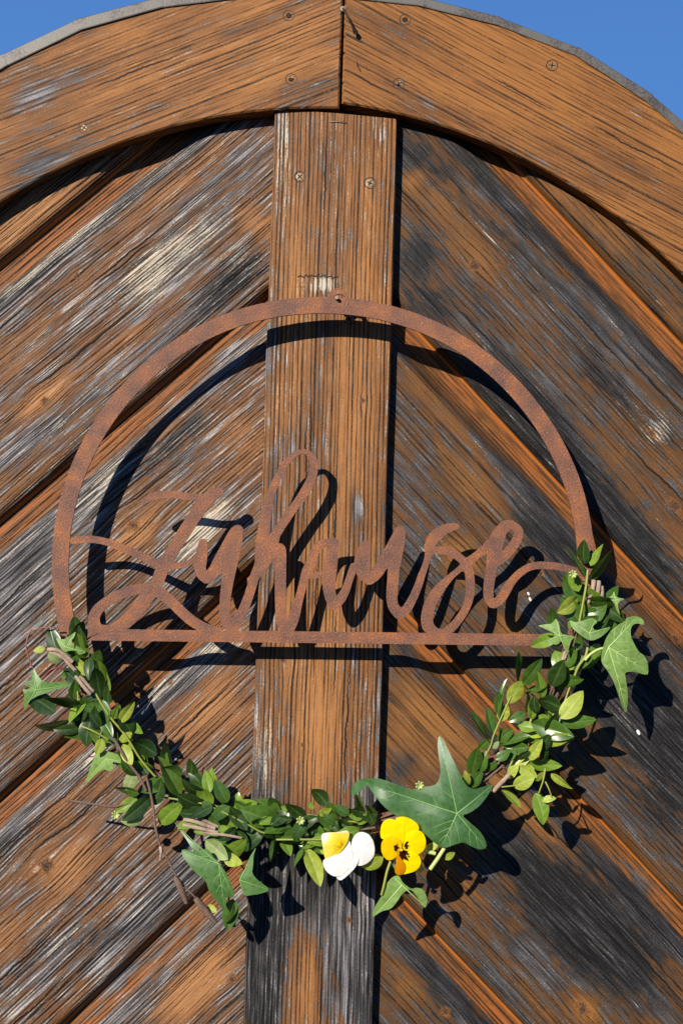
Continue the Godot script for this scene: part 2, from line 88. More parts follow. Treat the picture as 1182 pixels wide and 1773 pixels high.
# petals of the two pansies
const PETALS := [
	{"kind": "back_petal", "z": 63, "tint": "yellow", "hub": [68.8, -152.4], "outline": [62, -144.9, 64.4, -143.2, 68.5, -142.7, 72.7, -143.8, 76.4, -145.7, 79.8, -148.4, 80.9, -152, 77.9, -155.8, 73, -158.7, 69, -162.1, 66.5, -158.9, 64.7, -152.5]},
	{"kind": "upper_petal", "z": 63.8, "tint": "yellow", "hub": [62.2, -154.9], "outline": [67.4, -166.1, 61.6, -163, 55.8, -160.8, 51.7, -159.7, 51, -156.1, 51.4, -150.4, 53.4, -146.4, 57.8, -144.5, 62, -145.2, 65.3, -147.5, 68.3, -150.7, 69.8, -155.5, 69.3, -160.4]},
	{"kind": "right_petal", "z": 64.4, "tint": "yellow", "hub": [75.5, -161.7], "outline": [68.3, -166.8, 69.3, -160.3, 71.2, -155, 75.3, -152.7, 81, -152.5, 84.8, -155.8, 86.2, -161.4, 85.1, -167.1, 80.7, -170.8, 75.8, -171.4, 71.6, -169.9]},
	{"kind": "left_petal", "z": 65, "tint": "gold", "hub": [60, -166.1], "outline": [68.1, -166.7, 65.1, -170.8, 63.1, -173.3, 60.3, -175.4, 57, -175.7, 53.6, -172.7, 51.9, -168, 52.1, -162.3, 54.9, -158.6, 59.8, -156.6, 63.9, -157.9, 66.9, -161.1]},
	{"kind": "lower_petal", "z": 65.3, "tint": "yellow", "hub": [72.6, -177], "outline": [67, -167.5, 70.7, -167.8, 75.7, -169.6, 80.6, -170.7, 82.8, -175.1, 81.7, -179.9, 77.7, -183.6, 71.2, -185.4, 67.1, -186.6, 64.1, -181.2, 63.5, -174.8, 64.6, -169.9]},
	{"kind": "folded_petal", "z": 66.3, "tint": "orange", "hub": [66.5, -179.4], "outline": [65, -169.4, 63.4, -173, 63.9, -177.1, 62.4, -181.9, 63.4, -185.5, 66.2, -186.6, 69.5, -185.3, 71, -181.7, 70.7, -177.7, 68, -174.9, 66, -172.2]},
	{"kind": "back_petal", "z": 59.6, "tint": "white", "hub": [38.1, -168.4], "outline": [29.3, -164.6, 30.4, -160.5, 32.8, -157.2, 36.5, -155.6, 41.8, -156.9, 45.7, -161.3, 47.5, -168.1, 46.9, -173.8, 43.3, -178.4, 38.4, -181.2, 34.3, -181.5, 32.6, -177.5, 29.9, -171.9]},
	{"kind": "tip_petal", "z": 60.4, "tint": "white", "hub": [27, -183.2], "outline": [18.1, -190.3, 21.7, -193.2, 26.3, -189.6, 32.7, -183, 35.6, -177.2, 34.5, -172.8, 31.5, -170.5, 26.7, -175.1, 21.3, -185.7]},
	{"kind": "lower_petal", "z": 61.2, "tint": "white", "hub": [19.5, -180], "outline": [8.3, -177.1, 14.4, -175.3, 20, -170.3, 25.5, -160.4, 27.5, -161.2, 29.8, -168.4, 31.2, -174.8, 28.2, -182.2, 24.2, -187.5, 21, -189.8, 15.6, -189.4, 10.6, -185.9, 8, -181.2]},
	{"kind": "folded_petal", "z": 62, "tint": "cream", "hub": [17.8, -166.2], "outline": [5.9, -158.6, 10.6, -156.9, 18.8, -156.3, 26.5, -154.8, 27.9, -158.6, 25.6, -165.2, 22, -170.1, 16.9, -175.5, 10.2, -179, 8.8, -173.7, 7.1, -165.7]},
]
const STEMS := [
	{"kind": "green_stem", "z": 50, "r0": 1.1, "r1": 0.9, "path": [-116.5, -135.4, -102.8, -136.9, -90.3, -138.2, -74.2, -143.4, -51.1, -153.9, -37.3, -160.1, -25, -155.3]},
	{"kind": "green_stem", "z": 52, "r0": 1.1, "r1": 0.9, "path": [-38.1, -160.3, -27.2, -154.8]},
	{"kind": "green_stem", "z": 54, "r0": 1.2, "r1": 1.2, "path": [-28.4, -164.4, -10.5, -163.6, 12.7, -163.2]},
	{"kind": "green_stem", "z": 48, "r0": 1.3, "r1": 1.1, "path": [-4.9, -145.8, 10, -147, 26, -149.1, 37.7, -150.8]},
	{"kind": "green_stem", "z": 55, "r0": 1.1, "r1": 0.9, "path": [-181.5, -82.5, -172.3, -85.6, -160.6, -92]},
	{"kind": "green_stem", "z": 50, "r0": 1.3, "r1": 1.2, "path": [-177.1, -48.8, -170.8, -59.9, -159.9, -75.4, -147.9, -88.6, -135.8, -106.3, -123.9, -119.5]},
	{"kind": "green_stem", "z": 48, "r0": 1, "r1": 0.9, "path": [-187.6, -51.4, -185.9, -62.7, -182.9, -78.5]},
	{"kind": "green_stem", "z": 56, "r0": 1.1, "r1": 0.9, "path": [153.7, -38.6, 147.7, -53.5, 142.1, -66.3, 136.5, -80.1, 134.6, -87.5, 130.5, -96]},
	{"kind": "green_stem", "z": 56, "r0": 1.1, "r1": 0.8, "path": [177.2, -104, 175.3, -113.5, 172.3, -123.2]},
	{"kind": "green_stem", "z": 56, "r0": 0.9, "r1": 0.7, "path": [177.4, -114, 180.1, -119.6, 182.9, -126.3]},
	{"kind": "green_stem", "z": 48, "r0": 1.4, "r1": 1.2, "path": [168, -61.8, 164, -74.7, 155.8, -91.8, 149.7, -106.7]},
	{"kind": "green_stem", "z": 50, "r0": 1.2, "r1": 1, "path": [205.4, -20.3, 197.2, -37.6, 188, -63.2, 178.7, -78.3]},
	{"kind": "green_stem", "z": 56, "r0": 0.9, "r1": 0.8, "path": [143.7, -119.1, 153.2, -117.8]},
	{"kind": "green_stem", "z": 54, "r0": 1.5, "r1": 1.4, "path": [207.9, 50.4, 206.5, 37.4, 204, 22.3, 201.9, 9.4]},
	{"kind": "green_stem", "z": 54, "r0": 1.7, "r1": 1.4, "path": [208.8, -10.2, 206.8, -17.2, 201.6, -24.9, 198.5, -33.5]},
	{"kind": "leaf_stalk", "z": 57, "r0": 1.2, "r1": 1, "path": [206.3, -19.8, 210.5, -14.9, 216.9, -11, 224.4, -9.5]},
	{"kind": "flower_stalk", "z": 56, "r0": 1.6, "r1": 1.4, "path": [60.1, -177.4, 57.3, -185.7, 55.2, -196.4, 53.6, -203.5]},
	{"kind": "leaf_stalk", "z": 56, "r0": 1.7, "r1": 1.6, "path": [85.1, -169.2, 94.1, -171]},
	{"kind": "leaf_stalk", "z": 57, "r0": 1.7, "r1": 1.6, "path": [90.4, -182.8, 95.4, -175, 100.8, -166.6]},
	{"kind": "red_stalk", "z": 52, "r0": 0.7, "r1": 0.6, "path": [-213.9, -46.9, -208.5, -40.5, -203.4, -38.1, -197.7, -38.5]},
	{"kind": "tendril", "z": 50, "r0": 0.7, "r1": 0.6, "path": [-222.7, -38.8, -226.2, -29.8, -228.1, -23, -227.5, -16.1, -226.6, -12.1]},
	{"kind": "tendril", "z": 46, "r0": 0.7, "r1": 0.6, "path": [-228.3, -12.2, -223.2, -9.4, -215.3, -7.3, -204.4, -6.7]},
	{"kind": "dark_stalk", "z": 56, "r0": 0.7, "r1": 0.6, "path": [35.9, -129.5, 37.9, -135.4, 40.8, -141.8]},
	{"kind": "hanging_twig", "z": 54, "r0": 1.5, "r1": 0.9, "path": [-129.6, -121, -125, -136.5, -122.8, -148.7, -121.3, -157.6, -116.8, -171.9, -110.8, -181.7, -104.7, -192.6, -97.6, -201.3, -88.8, -209.9]},
	{"kind": "hanging_twig", "z": 55, "r0": 1.5, "r1": 1.4, "path": [-156.2, -90.8, -145.3, -107.3, -134.5, -120.4, -129.6, -130.3]},
	{"kind": "side_twig", "z": 44, "r0": 0.9, "r1": 0.9, "path": [-193.8, -140.3, -177.1, -142.1, -156.8, -144.1, -141.2, -141]},
	{"kind": "catkin", "z": 55, "r0": 2.4, "r1": 1.9, "path": [-105.1, -194.7, -102.1, -199, -98.4, -206.6, -95.3, -214.3]},
	{"kind": "catkin", "z": 55, "r0": 2.7, "r1": 1.9, "path": [-88.7, -210.2, -83.4, -216.1, -77.6, -222.6, -72.3, -228.1]},
	{"kind": "bud", "z": 55, "r0": 1.5, "r1": 0.8, "path": [-116.9, -172.3, -116.1, -176.2, -116.7, -182.3]},
	{"kind": "cut_twig", "z": 54, "r0": 1.6, "r1": 1.6, "path": [-99.8, -151.4, -91.6, -152.3, -75.6, -157.4]},
	{"kind": "cut_twig", "z": 54, "r0": 1.5, "r1": 1.5, "path": [-100.3, -155.6, -91.4, -156.7, -73.2, -160.6]},
	{"kind": "cut_twig", "z": 53, "r0": 1.4, "r1": 1, "path": [-89.1, -160.7, -80.1, -161, -66.5, -162.2, -55.1, -164.1]},
	{"kind": "cut_twig", "z": 51, "r0": 1.4, "r1": 1.3, "path": [-94.3, -148.3, -85.1, -151.4, -73.6, -156.6]},
	{"kind": "cut_twig", "z": 50, "r0": 1.9, "r1": 1.8, "path": [213.6, 42.6, 212.1, 34.5, 209, 24.7]},
	{"kind": "cut_twig", "z": 49, "r0": 1.8, "r1": 1.8, "path": [217.6, 42.2, 216.6, 33.6, 213.5, 24.8]},
	{"kind": "cut_twig", "z": 48, "r0": 1.6, "r1": 1.6, "path": [220, 38, 220.1, 30.4, 217, 22.8]},
	{"kind": "cut_twig", "z": 50, "r0": 1.4, "r1": 1.3, "path": [192.3, -11.3, 190.3, -18.9, 189.3, -25.3]},
	{"kind": "cut_twig", "z": 50, "r0": 1.7, "r1": 1.6, "path": [-211.4, -24.2, -202.2, -25, -191.5, -33.3]},
	{"kind": "cut_twig", "z": 49, "r0": 1.5, "r1": 1.5, "path": [-210.3, -26.4, -201, -29, -189.1, -40.1]},
	{"kind": "cut_twig", "z": 51, "r0": 1.6, "r1": 1.5, "path": [-188.5, -44, -182.5, -51.1, -176.5, -57.8]},
	{"kind": "cut_twig", "z": 52, "r0": 1.3, "r1": 1.3, "path": [-184.9, -43.8, -180.1, -48.8, -174.1, -55.4]},
	{"kind": "cut_twig", "z": 54, "r0": 1.9, "r1": 1.6, "path": [137.7, -122.7, 143.9, -115.7, 150.1, -109.2]},
	{"kind": "cut_twig", "z": 50, "r0": 1.3, "r1": 1.3, "path": [188.4, -24, 191.5, -18.6, 193.5, -12.2]},
]
# planks: side, where the lower edge meets the axis (mm), slope, width to the foot of the upper bevel; stains and knots as mm along and across the plank
const PLANKS := [
	{"side": -1, "y": 545, "slope": 42, "wide": 139, "stains": ["stain", 327, 8, 36, 13, 1.2], "knots": []},
	{"side": -1, "y": 326, "slope": 42.7, "wide": 146, "stains": ["pale", 118, 81, 27, 10, 0.9, "pale", 144, 69, 20, 10, 0.8, "pale", 86, 67, 23, 10, 0.6, "pale", 68, 39, 13, 9, 0.5, "pale", 180, 149, 27, 7, 0.7, "pale", 225, 148, 27, 6, 0.6, "black", 226, 143, 13, 6, 1, "black", 170, 139, 41, 4, 0.7, "black", 121, 137, 23, 3, 0.8, "black", 87, 28, 32, 11, 1.1, "grey", 141, 24, 36, 6, 0.7, "grey", 19, 107, 41, 9, 0.5, "stain", 54, 118, 41, 6, 0.5, "stain", 272, 54, 27, 10, 0.9, "stain", 265, 93, 32, 13, 0.3, "stain", 40, 53, 11, 18, 0.8, "pale", 221, 93, 41, 2, 0.7, "grey", 305, 38, 32, 7, 0.8, "pale", 264, 28, 36, 5, 0.6, "stain", 197, 47, 36, 6, 0.5], "knots": ["knot", 271, 53, 3.2, "knot", 183, 116, 2.8]},
	{"side": -1, "y": 104, "slope": 44.3, "wide": 139, "stains": ["black", 60, 118, 27, 11, 0.6, "stain", 63, 126, 18, 6, 1, "grey", 128, 128, 27, 10, 1, "grey", 178, 122, 27, 12, 1, "grey", 221, 110, 27, 13, 0.8, "pale", 118, 125, 18, 6, 0.7, "pale", 101, 51, 27, 10, 0.8, "pale", 71, 49, 18, 8, 0.7, "stain", 133, 80, 18, 7, 1, "stain", 15, 83, 18, 18, 0.5, "grey", -29, 146, 18, 6, 0.8, "grey", 14, 147, 32, 4, 0.7, "grey", 256, 98, 27, 13, 0.6, "pale", 107, 24, 18, 6, 0.5, "pale", 222, 79, 18, 9, 0.5], "knots": ["knot", 74, 130, 3.7, "knot", 130, 87, 4.1]},
	{"side": -1, "y": -125, "slope": 45.4, "wide": 137, "stains": ["pale", -21, 129, 23, 7, 0.6, "grey", 21, 125, 27, 8, 0.9, "pale", 41, 138, 18, 5, 0.6, "stain", 43, 94, 36, 13, 0.6, "stain", 10, 88, 18, 18, 0.7, "grey", 126, 205, 41, 18, 0.9, "pale", 144, 178, 27, 9, 0.4, "stain", 96, 203, 23, 6, 0.4, "grey", 205, 133, 27, 7, 0.8, "pale", 120, 129, 27, 6, 0.5, "stain", 162, 125, 27, 9, 0.8, "stain", 186, 84, 27, 11, 0.9, "stain", 248, 80, 27, 10, 0.4, "grey", 184, 19, 41, 8, 0.9, "grey", 135, 23, 27, 7, 0.9, "black", 217, 38, 18, 9, 0.4, "grey", 229, 87, 18, 9, 0.6], "knots": ["knot", 203, 95, 5.5, "knot", 31, 134, 2.3]},
	{"side": -1, "y": -352, "slope": 46, "wide": 131, "stains": ["grey", 49, 149, 27, 7, 1, "pale", -25, 146, 27, 4, 0.6, "grey", 10, 143, 23, 4, 0.9, "stain", 0, 107, 27, 18, 0.8, "stain", 31, 100, 27, 13, 0.8], "knots": ["knot", -7, 88, 3.2]},
	{"side": 1, "y": 551, "slope": 46.1, "wide": 139, "stains": ["grey", 285, 8, 41, 7, 0.4, "grey", 354, 11, 27, 6, 0.5, "stain", 258, 7, 27, 6, 0.6, "black", 402, -1, 27, 4, 0.7, "stain", 323, 13, 36, 7, 0.5], "knots": []},
	{"side": 1, "y": 326, "slope": 46.1, "wide": 142, "stains": ["black", 2, 104, 27, 10, 0.9, "stain", 31, 92, 27, 9, 0.4, "black", 78, 107, 41, 5, 0.5, "stain", 97, 77, 23, 8, 0.6, "pale", 82, 100, 27, 2, 1, "pale", 142, 97, 27, 2, 0.9, "pale", 48, 96, 23, 1, 0.9, "black", 93, 21, 18, 11, 0.9, "black", 58, 41, 13, 18, 0.7, "grey", 121, 74, 27, 11, 0.4, "stain", 174, 52, 23, 6, 0.4, "black", 172, 21, 23, 13, 0.7, "black", 270, 14, 50, 15, 1.2, "black", 226, 23, 27, 13, 0.9, "pale", 300, 91, 11, 11, 1.1, "pale", 270, 86, 13, 9, 0.5, "pale", 350, 60, 13, 11, 0.4, "black", 243, 85, 27, 7, 0.6, "black", 371, 12, 41, 13, 1, "stain", 305, 53, 27, 5, 0.5, "grey", 177, 114, 50, 3, 1, "grey", 248, 127, 27, 3, 1, "black", 56, 127, 46, 3, 0.8, "stain", 397, 13, 27, 9, 0.4, "stain", 7, 87, 6, 27, 0.5], "knots": ["knot", 98, 74, 5.1, "knot", 356, 59, 5.5, "knot", 300, 87, 3.2]},
	{"side": 1, "y": 85.5, "slope": 45.3, "wide": 138, "stains": ["stain", -6, 136, 36, 15, 0.7, "stain", 58, 101, 36, 11, 0.5, "stain", -44, 152, 18, 9, 0.7, "grey", 111, 136, 23, 6, 0.9, "black", 148, 120, 27, 9, 0.9, "black", 178, 111, 23, 9, 0.8, "pale", 75, 42, 11, 8, 0.9, "stain", 95, 59, 16, 10, 1.1, "black", 118, 109, 18, 6, 0.6, "grey", 81, 125, 27, 7, 0.4, "stain", 241, 136, 27, 11, 0.6, "black", 272, 87, 41, 20, 1.2, "black", 321, 72, 41, 20, 1, "black", 226, 72, 27, 13, 0.7, "stain", 191, 138, 41, 4, 0.6, "grey", 183, 67, 27, 11, 0.6, "stain", 163, 53, 13, 9, 0.7, "grey", 137, 59, 13, 6, 0.6, "black", 358, 43, 27, 13, 0.6], "knots": ["knot", 95, 59, 4.1, "knot", 151, 96, 2.3, "knot", 267, 144, 4.1]},
	{"side": 1, "y": -146.4, "slope": 44.2, "wide": 135, "stains": ["stain", 7, 106, 27, 18, 0.8, "stain", -2, 143, 27, 9, 0.5, "grey", 36, 150, 23, 3, 1, "grey", 0, 159, 23, 3, 0.9, "grey", 24, 70, 6, 11, 0.7, "stain", 69, 117, 27, 9, 0.6, "stain", 122, 112, 36, 9, 0.5, "stain", 158, 136, 36, 6, 0.7, "black", 187, 87, 50, 18, 1.1, "black", 245, 94, 41, 23, 1, "stain", 151, 70, 18, 7, 0.5, "stain", 213, 94, 27, 5, 0.5, "stain", 262, 44, 11, 8, 1.2, "grey", 219, 146, 32, 9, 0.5, "grey", 193, 41, 41, 9, 0.8, "stain", 284, 102, 27, 9, 0.4, "stain", 125, 36, 27, 9, 0.4, "grey", 200, 9, 27, 6, 0.9], "knots": ["knot", 262, 45, 5.1]},
	{"side": 1, "y": -375, "slope": 44, "wide": 137, "stains": ["grey", -39, 148, 13, 3, 1, "grey", -7, 129, 27, 6, 0.8, "stain", -7, 110, 18, 7, 0.6, "grey", 25, 123, 13, 6, 0.6, "grey", -16, 152, 23, 3, 0.8], "knots": ["knot", 29, 119, 3.7]},
]
const POST_STAINS := ["pale", 65, 11, 27, 6, 0.9, "pale", 110, 10, 27, 4, 0.6, "pale", 187, 45, 6, 12, 1.4, "pale", 202, 6, 36, 3, 0.6, "grey", 251, 4, 27, 4, 0.9, "grey", 317, 24, 13, 9, 0.5, "grey", 373, 78, 15, 4, 1.1, "grey", 381, 103, 55, 3, 0.8, "pale", 433, 105, 27, 3, 0.7, "grey", 356, 11, 27, 6, 0.9, "grey", 412, 8, 27, 6, 0.6, "grey", 515, 5, 27, 2, 0.8, "pale", 580, 12, 27, 6, 0.8, "grey", 598, 5, 23, 7, 0.7, "grey", 535, 103, 32, 4, 1.1, "grey", 568, 90, 27, 3, 0.8, "grey", 604, 98, 13, 9, 0.7, "stain", 282, 70, 92, 18, 0.4, "stain", 523, 59, 73, 18, 0.5, "grey", 670, 36, 27, 32, 1, "black", 689, 18, 73, 13, 1.2, "black", 761, 16, 64, 11, 1.2, "grey", 714, 92, 55, 11, 1.1, "grey", 664, 81, 36, 23, 1.2, "black", 651, 53, 27, 27, 1, "grey", 749, 100, 64, 11, 1.2, "black", 758, 103, 36, 11, 0.7, "stain", 751, 52, 50, 8, 0.35, "grey", 727, 83, 64, 18, 0.6, "grey", 687, 64, 55, 36, 0.5, "grey", 764, 68, 13, 3, 0.8, "pale", 63, 83, 18, 11, 0.4, "stain", 176, 77, 18, 6, 0.4]
const POST_KNOTS := ["knot", 284, 83, 1.8, "knot", 702, 84, 2.3, "knot", 497, 25, 2.8, "knot", 565, 43, 1.4]
const ARCH_LEFT_STAINS := ["grey", -250, 430, 27, 11, 0.9, "pale", -223, 465, 27, 4, 0.4, "grey", -248, 371, 27, 7, 1.1, "grey", -261, 351, 23, 4, 0.9, "pale", -154, 423, 27, 4, 0.6, "pale", -111, 429, 27, 2, 0.6, "pale", -39, 439, 27, 2, 0.7, "black", -11, 447, 18, 3, 0.4, "black", -89, 489, 36, 3, 0.4, "black", -98, 454, 36, 2, 0.4, "pale", -137, 468, 27, 23, 0.3, "stain", -31, 491, 27, 18, 0.4]
const ARCH_RIGHT_STAINS := ["pale", 88, 480, 23, 3, 0.5, "grey", 65, 440, 23, 5, 0.4, "grey", 128, 447, 18, 2, 0.5, "grey", 201, 375, 27, 2, 0.5, "grey", 264, 343, 18, 2, 0.5, "grey", 35, 483, 27, 18, 0.25, "stain", 151, 467, 55, 23, 0.4]

var rng := RandomNumberGenerator.new()
var names := {}
var noise_warp := FastNoiseLite.new()
var noise_fibre := FastNoiseLite.new()
var noise_wear := FastNoiseLite.new()
var wood := []          # what to paint, one entry per board
var painted := []       # [colour image, relief image] of each
var M := {}


func _ready() -> void:
	rng.seed = 20240417
	view_and_light()
	materials()
	gable()
	sign_ring()
	wreath()
	pansies()


func view_and_light() -> void:
	var cam := Camera3D.new()
	cam.name = "camera"
	cam.keep_aspect = Camera3D.KEEP_HEIGHT
	cam.fov = 40.0
	cam.near = 0.02
	cam.far = 4000.0
	cam.transform = Transform3D(Basis(Vector3.RIGHT, deg_to_rad(4.68)) * Basis(Vector3(0, 0, 1), deg_to_rad(1.72)), Vector3(0.0142, EYE_HEIGHT, 1.154))
	add_child(cam)
	cam.current = true
	var sky_look := ProceduralSkyMaterial.new()
	sky_look.sky_top_color = Color(0.12, 0.26, 0.56)
	sky_look.sky_horizon_color = Color(0.42, 0.67, 0.99)
	sky_look.sky_curve = 0.7
	sky_look.sky_energy_multiplier = 1.0
	sky_look.ground_bottom_color = Color(0.20, 0.19, 0.16)
	sky_look.ground_horizon_color = Color(0.36, 0.38, 0.36)
	sky_look.ground_curve = 0.1
	sky_look.sun_angle_max = 0.0
	var sky := Sky.new()
	sky.sky_material = sky_look
	var env := Environment.new()
	env.background_mode = Environment.BG_SKY
	env.sky = sky
	env.background_energy_multiplier = 0.58
	env.ambient_light_source = Environment.AMBIENT_SOURCE_SKY
	env.tonemap_mode = Environment.TONE_MAPPER_LINEAR
	env.tonemap_exposure = 1.42
	env.sdfgi_enabled = true
	env.ssao_enabled = true
	env.ssil_enabled = true
	var around := WorldEnvironment.new()
	around.name = "sky_and_air"
	around.environment = env
	add_child(around)
	var sun := DirectionalLight3D.new()
	sun.name = "sun"
	sun.light_energy = 1.6
	sun.light_color = Color(1.0, 0.965, 0.91)
	sun.light_angular_distance = 0.5
	sun.shadow_enabled = true  # own greens mixed with the brightness of sunlit and shaded leaves
	sun.look_at_from_position(Vector3.ZERO, Vector3(0.60, -0.50, -1.0), Vector3.UP)
	add_child(sun)


# ---------------------------------------------------------------- naming and meshes

func numbered(called: String, parent: Node) -> String:
	var key := str(parent.get_instance_id()) + called
	var n: int = names.get(key, 0)
	names[key] = n + 1
	return called if n == 0 else "%s_%03d" % [called, n]


func thing(called: String, label: String, category: String, at := Vector3.ZERO) -> Node3D:
	var o := Node3D.new()
	o.name = numbered(called, self)
	o.position = at
	o.set_meta("label", label)
	o.set_meta("category", category)
	add_child(o, true)
	return o


func part(called: String, mesh: Mesh, material: Material, parent: Node, at := Transform3D.IDENTITY, label := "") -> MeshInstance3D:
	var o := MeshInstance3D.new()
	o.name = numbered(called, parent)
	o.mesh = mesh
	o.transform = at
	if material:
		o.material_override = material
	if label:
		o.set_meta("label", label)
	parent.add_child(o, true)
	return o


func mm(x: float, y: float, z: float) -> Vector3:
	return Vector3(x, y, z) * 0.001


func tool() -> SurfaceTool:
	var st := SurfaceTool.new()
	st.begin(Mesh.PRIMITIVE_TRIANGLES)
	return st


# one triangle, turned so that its front looks along the given normals
func tri(st: SurfaceTool, p: Array, n: Array, uv := [], c := []) -> void:
	var g: Vector3 = (p[1] - p[0]).cross(p[2] - p[0])
	var mean: Vector3 = n[0] + n[1] + n[2]
	for k in ([0, 2, 1] if g.dot(mean) > 0.0 else [0, 1, 2]):
		st.set_normal(n[k])
		if uv.size():
			st.set_uv(uv[k])
		if c.size():
			st.set_color(c[k])
		st.add_vertex(p[k])


func quad(st: SurfaceTool, p: Array, n: Array, uv := [], c := []) -> void:
	tri(st, [p[0], p[1], p[2]], [n[0], n[1], n[2]], [uv[0], uv[1], uv[2]] if uv.size() else [], [c[0], c[1], c[2]] if c.size() else [])
	tri(st, [p[0], p[2], p[3]], [n[0], n[2], n[3]], [uv[0], uv[2], uv[3]] if uv.size() else [], [c[0], c[2], c[3]] if c.size() else [])


func smooth_path(pts: Array, per := 4) -> Array:
	var out := []
	for i in pts.size() - 1:
		var a: Vector3 = pts[maxi(i - 1, 0)]
		var b: Vector3 = pts[i]
		var c: Vector3 = pts[i + 1]
		var d: Vector3 = pts[mini(i + 2, pts.size() - 1)]
		for k in per:
			out.append(b.cubic_interpolate(c, a, d, float(k) / per))
	out.append(pts[-1])
	return out


# a round rod along a path, its radius given by radius.call(0..1); ends closed
func rod(pts: Array, radius: Callable, sides := 7, st: SurfaceTool = null) -> SurfaceTool:
	if st == null:
		st = tool()
	var rings := []
	var normals := []
	var side := Vector3(0.31, 0.17, 0.93)
	for i in pts.size():
		var t: Vector3 = (pts[mini(i + 1, pts.size() - 1)] - pts[maxi(i - 1, 0)]).normalized()
		side = (side - t * side.dot(t)).normalized()
		var up := t.cross(side)
		var r: float = radius.call(float(i) / (pts.size() - 1))
		var ring := []
		var nn := []
		for k in sides:
			var a := TAU * k / sides
			var n := side * cos(a) + up * sin(a)
			nn.append(n)
			ring.append(pts[i] + n * r)
		rings.append(ring)
		normals.append(nn)
	for i in pts.size() - 1:
		for k in sides:
			var j := (k + 1) % sides
			quad(st, [rings[i][k], rings[i][j], rings[i + 1][j], rings[i + 1][k]], [normals[i][k], normals[i][j], normals[i + 1][j], normals[i + 1][k]])
	for e in [0, pts.size() - 1]:
		var t: Vector3 = ((pts[0] - pts[1]) if e == 0 else (pts[-1] - pts[-2])).normalized()
		for k in sides:
			tri(st, [pts[e], rings[e][k], rings[e][(k + 1) % sides]], [t, t, t])
	return st


# a turned shape about z: profile of [radius, z] pairs
func lathe(profile: Array, sides := 20, st: SurfaceTool = null, centre := Vector3.ZERO) -> SurfaceTool:
	if st == null:
		st = tool()
	for i in profile.size() - 1:
		var a: Array = profile[i]
		var b: Array = profile[i + 1]
		var d := Vector2(b[0] - a[0], b[1] - a[1])
		for k in sides:
			var p := []
			var n := []
			for q in [[a, k], [a, k + 1], [b, k + 1], [b, k]]:
				var w: float = TAU * q[1] / sides
				p.append(centre + mm(q[0][0] * cos(w), q[0][0] * sin(w), q[0][1]))
				n.append(Vector3(cos(w) * d.y, sin(w) * d.y, -d.x).normalized())
			quad(st, p, n)
	return st


# ---------------------------------------------------------------- materials

func plain(color: Color, rough: float, metal := 0.0) -> StandardMaterial3D:
	var m := StandardMaterial3D.new()
	m.albedo_color = color
	m.roughness = rough
	m.metallic = metal
	return m


func tinted(rough: float, through := Color.BLACK, spec := 0.5) -> StandardMaterial3D:
	var m := plain(Color.WHITE, rough)
	m.vertex_color_use_as_albedo = true
	m.cull_mode = BaseMaterial3D.CULL_DISABLED
	m.metallic_specular = spec
	if through != Color.BLACK:
		m.backlight_enabled = true
		m.backlight = through
	return m


func grainy(size: int, at: float, stops: Array, spots: Array, relief: float, rough: float) -> StandardMaterial3D:
	# a speckled surface: coarse blotches choose between the stops, fine grain varies them
	var coarse := FastNoiseLite.new()
	coarse.seed = 5
	coarse.frequency = 0.012
	coarse.fractal_octaves = 4
	var fine := FastNoiseLite.new()
	fine.seed = 9
	fine.frequency = 0.16
	fine.fractal_octaves = 3
	var a := coarse.get_seamless_image(size, size).get_data()
	var b := fine.get_seamless_image(size, size).get_data()
	var px := PackedByteArray()
	px.resize(size * size * 3)
	var hg := PackedByteArray()
	hg.resize(size * size)
	for i in size * size:
		var t := clampf((a[i] / 255.0 - 0.5) * 0.95 + (b[i] / 255.0 - 0.5) * 1.0 + 0.5, 0.0, 0.999) * (stops.size() - 1)
		var k := int(t)
		var c: Color = stops[k].lerp(stops[k + 1], t - k)
		if b[i] > spots[0]:
			c = c.lerp(spots[1], clampf((b[i] - spots[0]) / 26.0, 0.0, 1.0))
		px[i * 3] = int(c.r * 255.0)
		px[i * 3 + 1] = int(c.g * 255.0)
		px[i * 3 + 2] = int(c.b * 255.0)
		hg[i] = b[i]
	var m := plain(Color.WHITE, rough)
	m.albedo_texture = ImageTexture.create_from_image(Image.create_from_data(size, size, false, Image.FORMAT_RGB8, px))
	m.heightmap_enabled = true
	m.heightmap_texture = ImageTexture.create_from_image(Image.create_from_data(size, size, false, Image.FORMAT_L8, hg))
	m.heightmap_scale = relief
	m.uv1_triplanar = true
	m.uv1_world_triplanar = true
	m.uv1_scale = Vector3.ONE / at
	return m


